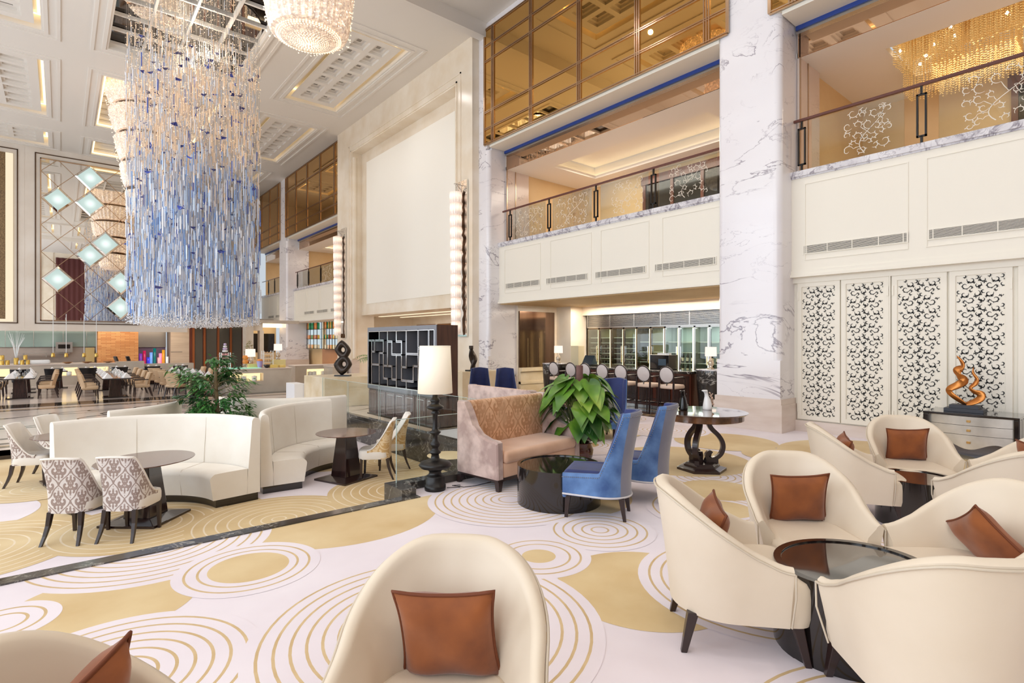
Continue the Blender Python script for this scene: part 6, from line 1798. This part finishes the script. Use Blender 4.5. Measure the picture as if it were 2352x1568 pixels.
# ------------------------------------------------------------------ chandeliers
def crystal(nm,col,ems,rough=.1,var=True,sc=30,tint2=None):
    m,t,o=nt(nm); b=bsdf(t,o,col,rough,0,.8); v=coords(t); n=noise(t,v,sc,3,.7)
    t.links.new(ramp(t,n,[(.4,tuple(c*.75 for c in col)),(.62,col)]),b.inputs['Base Color'])
    if ems:
        b.inputs['Emission Color'].default_value=(*(tint2 or col),1)
        t.links.new(mth(t,'MULTIPLY',ramp(t,n,[(.42,(.35,.35,.35)),(.58,(1,1,1)),(.72,(2.4,2.4,2.4))]),ems),b.inputs['Emission Strength'])
    return m
# blue crystal rain
BX,BY,BR=3.08,18.2,1.72
t=thing('crystal_rain_chandelier','huge hanging chandelier of blue and clear glass rods with blue birds','chandelier',(BX,BY,11.25))
rn=random.Random(33)
m=MB(); m.lathe([(1.75,0),(1.75,.05),(.001,.05)],40); m.build('ceiling_plate',M['mirror'],t)
mats=[plain('rod_clear',sr(238,238,244),.08,0,.9),plain('rod_pale_blue',sr(204,224,250),.08,0,.9),plain('rod_mid_blue',sr(140,180,238),.08,0,.9),plain('rod_deep_blue',sr(64,98,196),.08,0,.9),
      plain('rod_amber',sr(236,206,176),.08,0,.9,0,0,(1,.72,.48),.18)]
R_=MB(); B_=MB(); Wr=MB(); T_=MB()
def rod(x,y,z0,L,r,mi,ang):
    c,s=math.cos(ang)*r,math.sin(ang)*r; R_.cur=mi
    R_.add([(x+c,y+s,z0),(x-s,y+c,z0),(x-c,y-s,z0),(x+s,y-c,z0),(x+c,y+s,z0+L),(x-s,y+c,z0+L),(x-c,y-s,z0+L),(x+s,y-c,z0+L)],[(0,1,5,4),(1,2,6,5),(2,3,7,6),(3,0,4,7),(4,5,6,7),(3,2,1,0)],False)
ZB=-9.15
strings=[]
while len(strings)<1150:
    x,y=rn.uniform(-BR,BR),rn.uniform(-BR,BR); q=math.hypot(x,y)/BR
    if q>1 or rn.random()>.55+.45*q: continue
    strings.append((x,y,q))
for x,y,q in strings:
    zb=ZB+rn.uniform(0,.35)-.12*(1-q)
    if rn.random()<.45: Wr.cur=0; Wr.box(x-.0014,y-.0014,zb,x+.0014,y+.0014,0)
    n=rn.randint(4,7)
    for k_ in range(n):
        f=rn.random()**.62
        z=-1.0+(zb+1.0)*f*.96; L=rn.uniform(.10,.62)*(1.0 if f>.45 else .75)
        if z-L<zb: L=z-zb
        if f<.42: mi=rn.choices([0,1,3,4],[4,1,.6,6])[0]
        elif f<.6: mi=rn.choices([0,1,2,3,4],[5,3,2,.8,1])[0]
        else: mi=rn.choices([0,1,2,3],[6.5,4,2.4,.6])[0]
        rod(x,y,z-L,L,rn.choice((.009,.012,.016)),mi,rn.uniform(0,1.5))
    for k_ in range(rn.randint(2,5)):
        f=rn.random()**1.3; z=-.6+(zb+.6)*f; B_.cur=1 if f<.45 else 0; B_.ico((x+rn.uniform(-.03,.03),y+rn.uniform(-.03,.03),z),rn.uniform(.010,.018))
for k_ in range(2400):
    a=rn.uniform(0,2*PI); q=rn.random()**.5; x,y=BR*q*math.cos(a),BR*q*math.sin(a); T_.ico((x,y,ZB+.05+abs(rn.gauss(0,.15))-.12*(1-q*q)),rn.uniform(.014,.024))
for k_ in range(1400):
    a=rn.uniform(0,2*PI); q=rn.random()**.5; B_.cur=1; B_.ico((BR*q*math.cos(a),BR*q*math.sin(a),-rn.uniform(.3,3.6)),rn.uniform(.010,.018))
for k_ in range(1100):
    a=rn.uniform(0,2*PI); q=rn.random()**.5; L=rn.uniform(.1,.45); rod(BR*q*math.cos(a),BR*q*math.sin(a),-rn.uniform(.7,4.6)-L,L,rn.choice((.008,.011,.014)),rn.choices([0,1,4],[4,1,5])[0],rn.uniform(0,1.5))
tag(R_.build('glass_rods',mats,t),kind='stuff'); tag(B_.build('crystal_beads',[plain('bead_clear',sr(246,246,250),.05,0,1),plain('bead_warm',sr(255,226,200),.05,0,1,0,0,(1,.74,.5),.7)],t),kind='stuff')
tag(T_.build('crystal_drops',plain('drop_clear',sr(250,250,252),.05,0,1),t),kind='stuff'); tag(Wr.build('wires',plain('wire',sr(200,196,190),.3,.8),t),kind='stuff')
bm=plain('bird_blue',sr(58,84,190),.2,0,.8); bm2=plain('bird_navy',sr(36,48,130),.2,0,.8)
def bird_mesh(mat):
    m=MB(); m.add([(0,-.09,0),(.018,0,.008),(0,.06,0),(-.018,0,.008),(0,0,-.02),(.09,-.03,.035),(-.09,-.03,.035),(.02,-.14,.01),(-.02,-.14,.01)],[(0,1,4),(1,2,4),(2,3,4),(3,0,4),(1,5,2),(2,1,5,0),(3,6,2),(0,3,6),(0,7,8)],False); return m.mesh('bird',mat)
bms=[bird_mesh(bm),bird_mesh(bm2)]
for k_ in range(96):
    a=rn.uniform(PI*.75,PI*2.05); q=rn.uniform(.55,1.02)
    o=bpy.data.objects.new('bird',bms[k_%2]); COL.objects.link(o); o.parent=t
    o.location=(BR*q*math.cos(a),BR*q*math.sin(a),-rn.uniform(1.5,8.9)); o.rotation_euler=(rn.uniform(-.4,.4),rn.uniform(-.3,.3),rn.uniform(0,6.28)); s=rn.uniform(.9,1.5); o.scale=(s,s,s)
FB=MB()
for k_ in range(150):
    a=rn.uniform(0,PI*2); q=rn.random()**.5; c=Vector((BR*q*math.cos(a),BR*q*math.sin(a),-rn.uniform(1.2,8.9))); M4=Matrix.Translation(c)@Matrix.Rotation(rn.uniform(0,6.28),4,'Z')@Matrix.Rotation(rn.uniform(-.4,.4),4,'X')@Matrix.Scale(rn.uniform(.6,1.0),4); k0=FB.mark()
    me=bms[0]; FB.add([tuple(v.co) for v in me.vertices],[tuple(p.vertices) for p in me.polygons],False); FB.xf(M4,k0)
tag(FB.build('small_birds',bm2,t),kind='stuff')
# tiered crystal cones
CRY=crystal('crystal_shade',(.98,.82,.70),.42,.15,sc=22,tint2=(1,.70,.46))
def cone(label,x,y,ztop,zbot,r0,r1,n,beads=False):
    t=thing('tiered_crystal_chandelier',label,'chandelier',(x,y,ztop))
    H=ztop-zbot; rn=random.Random(int(x*10+y)); gap=.028*H; hh=(H-gap*(n-1))/n
    dark=plain('tier_gap_metal',sr(120,100,84),.2,.8) if 'tgm' not in M else M['tgm']; M['tgm']=dark
    for k_ in range(n):
        z1=-k_*(hh+gap); z0=z1-hh; ra=r0+(r1-r0)*k_/n; rb=ra*(.90)
        m=MB(); N_=72; rows=[]
        for f,s in ((0,.98),(.05,1),(.5,.985),(.85,.955),(.97,.90),(1,.80)):
            rr=ra+(rb-ra)*f; rows.append([((rr*s*(1 if i%2 else .965))*math.cos(2*PI*i/N_),(rr*s*(1 if i%2 else .965))*math.sin(2*PI*i/N_),z1+(z0-z1)*f) for i in range(N_)])
        m.grid(rows[::-1],closed_u=True,smooth=False)
        if k_==n-1:
            m.lathe([(rb*.80,z0),(rb*.6,z0-.10*rb),(rb*.3,z0-.16*rb),(.001,z0-.18*rb)][::-1],N_)
        m.build('crystal_tier',CRY,t)
        if k_<n-1:
            m=MB(); m.lathe([(rb*.84,z0-gap),(rb*.84,z0)],40,caps=False); m.build('metal_band',dark,t)
        bb=MB()
        for q in range(320 if beads else 160):
            a=rn.uniform(0,2*PI); f=rn.random(); rr=(ra+(rb-ra)*f)*1.0; bb.ico((rr*math.cos(a),rr*math.sin(a),z1+(z0-z1)*f),.02 if not beads else .014)
        if k_==n-1 and beads:
            for ring in range(16):
                rr=rb*.8*(ring+.5)/16; cnt=max(6,int(2*PI*rr/.05)); 
                for q in range(cnt):
                    a=2*PI*q/cnt+ring*.3; bb.ico((rr*math.cos(a),rr*math.sin(a),z0-.18*rb*(1-(rr/rb/.8)**1.6)-.01),.016)
        tag(bb.build('crystal_beads',SPK,t),kind='stuff')
    return t
SPK=plain('sparkle_bead',(1,.93,.85),.04,0,1,0,0,(1,.78,.52),1.1)
cone('tall tapering crystal chandelier of stacked rings behind the blue chandelier',2.68,25.0,11.35,6.45,1.52,.66,5)
cone('crystal chandelier cut by the top picture edge, seen from below',3.32,9.5,11.4,6.95,1.0,.70,5,True)
# wall sconces
def sconce(label,y,n=12):
    t=thing('crystal_wall_lamp',label,'wall lamp',(9.64,y,1.9),0,'tall crystal wall lamps')
    m=MB(); m.box(-.02,-.24,-.1,.03,.24,4.75); m.build('mirror_backplate',M['mirror'],t)
    m=MB(); rn=random.Random(3); P=[]
    for z in [i*.12-.05 for i in range(38)]: P.append((-.026,-.04+rn.uniform(-.05,.05)-.04,z))
    m.strip(P,[.05+.03*rn.random() for _ in P],(1,0,0)); m.build('etched_branch',M['bronze'],t)
    zt=4.35; hh=zt/n
    for k_ in range(n):
        z0=k_*hh; r=.15+.05*k_/n; m=MB(); N_=36; rows=[]
        for f,s in ((0,.86),(.12,.97),(.6,1),(1,.99)):
            rows.append([((r*s*(1 if i%2 else .95))*math.cos(2*PI*i/N_)-.26,(r*s*(1 if i%2 else .95))*math.sin(2*PI*i/N_),z0+hh*f*.98) for i in range(N_)])
        m.grid(rows,closed_u=True,smooth=False); m.lathe([(.001,z0),(r*.86,z0)],N_,(-.26,0,0)); m.build('crystal_cup',CRS,t)
    m=MB(); m.tube([(-.26,0,4.35),(-.26,0,4.62)],.008,5); m.tube([(-.02,0,4.2),(-.06,0,4.45),(-.26,0,4.62),(-.33,0,4.60)],.012,5); m.tube([(-.02,0,4.6),(-.30,0,4.62)],.01,5)
    for k_ in range(5): m.tube([(-.05,.03*(k_-2),4.3),(-.2,.07*(k_-2),4.64)],.006,4)
    m.build('bracket',M['silver'],t)
mm,tt,oo=nt('crystal_sconce'); b=bsdf(tt,oo,(.95,.85,.78),.12,0,.8); v=coords(tt); sp=N(tt,'ShaderNodeSeparateXYZ'); tt.links.new(v,sp.inputs[0])
w_=mth(tt,'FRACT',mth(tt,'MULTIPLY',sp.outputs[2],12/4.35)); g_=mth(tt,'SUBTRACT',1.0,mth(tt,'ABSOLUTE',mth(tt,'SUBTRACT',mth(tt,'MULTIPLY',w_,2),1.3)))
tt.links.new(mth(tt,'MULTIPLY',mth(tt,'MAXIMUM',g_,.2),.8),b.inputs['Emission Strength']); b.inputs['Emission Color'].default_value=(1,.72,.55,1); CRS=mm
sconce('tall crystal wall lamp right of the blank screen, nearer one',13.95); sconce('tall crystal wall lamp left of the blank screen, farther one',23.25)
# bead-curtain chandelier in the upper right room
t=thing('bead_curtain_chandelier','golden bead-curtain chandelier in the upper right room','chandelier',(12.2,1.95,7.3))
gb=plain('gold_bead',sr(220,180,108),.15,.3,.9,0,0,(1,.66,.26),.17); rn=random.Random(12)
for q,(x0,y0,x1,y1,zt,zb) in enumerate(((-.55,.3,.2,1.2,.02,-.62),(.0,-.4,.8,.75,.02,-.98),(-.55,-1.1,.1,.1,.02,-.62),(.1,-1.7,1.0,-.5,.02,-.98),(-.55,-2.6,.1,-1.4,.02,-.62),(.35,.5,1.0,1.25,.02,-.85))):
    m=MB(); st=.062
    nx=int((x1-x0)/st); ny=int((y1-y0)/st)
    for i in range(nx+1):
        for j in range(ny+1):
            edge=(i in(0,nx) or j in (0,ny))
            if not edge and (i+2*j)%3: continue
            z=zb+rn.uniform(0,.06)
            while z<zt: m.ico((x0+i*st,y0+j*st,z),.0155); z+=.042
    tag(m.build('bead_curtain',gb,t),kind='stuff')
m=MB(); m.box(-.6,-2.65,.03,1.05,1.28,.06); m.build('gold_plate',plain('gold_plate',sr(214,170,96),.4,.3),t)
bu=emit('halogen',(1,.9,.66),26)
for k_ in range(14):
    m=MB(); m.ball((rn.uniform(-.55,.3),rn.uniform(-1.6,1.2),-.12-.3*rn.random()),.024,8,5); m.build('bulb',bu,t)

# ------------------------------------------------------------------ window side and rear wall of the hall (behind the camera)
mb=MB(); mb.cur=0
for y in range(-8,40,6):
    mb.box(-9.35,y-.5,-.6,-8.75,y+.5,ZN)
mb.box(-9.3,-8,9.6,-8.9,39.5,ZN); mb.box(-9.3,-8,-.6,-9,39.5,-.2); mb.box(-9.25,-8,5.0,-9.05,39.5,5.25)
mb.cur=1
for y in range(-8,40,6):
    for dy in (2,4): mb.box(-9.2,y+dy-.05,-.5,-9.1,y+dy+.05,9.6)
o=mb.build('wall_left',[M['beige_marble'],M['bronze']]); struct(o)
mb=MB(); rn=random.Random(2)
for y in range(-8,40,6):
    for s in (-1,1):
        P=[(-8.72+.06*math.sin(i*1.6),y+s*(.5+i*.07)) for i in range(14)]
        mb.grid([[(p[0],p[1],-.5) for p in P],[(p[0],p[1],9.5) for p in P]])
tag(mb.build('trim_curtains',plain('maroon_curtain',sr(92,46,44),.8)),kind='structure')
mb=MB(); mb.cur=0; mb.box(-9,-8.2,-.2,11,-8,ZN); 
for x in (-9,-5,-1,3,7,10.4): mb.box(x-.4,-8.2,-.2,x+.4,-7.9,ZN)
o=mb.build('wall_rear',M['beige_marble']); struct(o)
mb=MB()
for x0 in (-8.4,-4.4,-.4,3.6,7.5):
    P=[(x0+i*.12,-7.93+.07*math.sin(i*1.7)) for i in range(24)]; mb.grid([[(p[0],p[1],-.1) for p in P],[(p[0],p[1],10.8) for p in P]])
tag(mb.build('trim_curtains_rear',bpy.data.materials['maroon_curtain']),kind='structure')

# ------------------------------------------------------------------ light
W=bpy.data.worlds.new('daylight'); SC.world=W; W.use_nodes=True
bg=W.node_tree.nodes['Background']; bg.inputs[0].default_value=(.84,.92,1,1); bg.inputs[1].default_value=.7
LF=.26
def area(name,loc,rot,sx,sy,e,col,spread=180):
    e*=LF
    l=bpy.data.lights.new(name,'AREA'); l.shape='RECTANGLE'; l.size=sx; l.size_y=sy; l.energy=e; l.color=col; l.spread=R(spread)
    o=bpy.data.objects.new(name,l); COL.objects.link(o); o.location=loc; o.rotation_euler=rot; return o
for y in (-5,1,7,13,19,25,31,36):
    area('window_daylight',(-8.6,y,4.9),(0,R(-90),0),9,4.6,1850 if y<14 else 1050,(.82,.91,1))
def point(name,loc,e,col,r=.5):
    l=bpy.data.lights.new(name,'POINT'); l.energy=e*LF; l.color=col; l.shadow_soft_size=r; o=bpy.data.objects.new(name,l); COL.objects.link(o); o.location=loc; return o
WARM=(1,.88,.74)
point('chandelier_glow',(3.08,18.2,10.3),420,WARM,.25)
# fill spots added under the ceiling, then the lights of the rooms
for x,y in ((5.8,8.5),(5.8,1.5),(.4,2),(.4,8.5),(-4,2),(7.6,18.5),(-1.7,18.5),(7.6,27),(-1.7,27),(3,33)):
    for dy in (-1.6,1.6):
        l=bpy.data.lights.new('ceiling_fill_spot','SPOT'); l.energy=640*LF; l.color=(1,.975,.955); l.spot_size=R(150); l.spot_blend=1; l.shadow_soft_size=.07
        o=bpy.data.objects.new('ceiling_fill_spot',l); COL.objects.link(o); o.location=(x,y+dy,ZN-.1 if y<13 else ZC-.1)
for x,y in ((-3,-3.5),(2,-3.5),(7,-3.5),(4.5,-5.5)):  # warm fill added behind the camera for surfaces facing it
    l=bpy.data.lights.new('ceiling_fill_spot','SPOT'); l.energy=900*LF; l.color=(1,.9,.78); l.spot_size=R(160); l.spot_blend=1; l.shadow_soft_size=.3
    o=bpy.data.objects.new('ceiling_fill_spot',l); COL.objects.link(o); o.location=(x,y,ZN-.1)
for y,z,e in ((9.3,2.7,680),):
    area('bar_ceiling_light',(12.6,y,2.74),(0,0,0),.9,5.5,e,WARM)
area('alcove_light',(11.9,18.5,2.7),(0,0,0),1.5,7,260,WARM)
area('balcony_light',(12.6,9.3,7.0),(0,0,0),1.2,4.8,420,WARM); area('balcony_light',(12.4,0.5,6.7),(0,0,0),1.4,4.5,330,(1,.80,.56))
area('balcony_light',(12.6,28,7.0),(0,0,0),1.2,4.8,260,WARM); area('balcony_light',(12.6,36,7.0),(0,0,0),1.2,3,200,WARM)
area('kitchen_light',(-2,35.8,2.8),(0,0,0),9,1.4,700,(1,.98,.95)); area('kitchen_light',(4,35.6,2.8),(0,0,0),3.5,1.2,240,WARM); area('shop_light',(9,28,2.6),(0,0,0),1.5,6,240,(1,.9,.76))
# ------------------------------------------------------------------ camera and view
cd=bpy.data.cameras.new('camera'); cam=bpy.data.objects.new('camera',cd); COL.objects.link(cam)
cd.sensor_width=36; cd.lens=36*1243/2352; cd.clip_start=.05; cd.clip_end=200
cd.shift_y=(783.5-784)/2352
cam.location=(0,0,1.65); cam.rotation_euler=(R(90),0,-math.atan(1037/1243)); SC.camera=cam
vs=SC.view_settings; vs.view_transform='Standard'; vs.look='None'; vs.gamma=1; vs.use_curve_mapping=False; vs.exposure=0.0
cy=SC.cycles; cy.use_denoising=True; cy.use_adaptive_sampling=True; cy.adaptive_threshold=.025; cy.max_bounces=8; cy.diffuse_bounces=4; cy.glossy_bounces=4; cy.transparent_max_bounces=16; cy.transmission_bounces=4; cy.sample_clamp_indirect=6; cy.caustics_reflective=False; cy.caustics_refractive=False
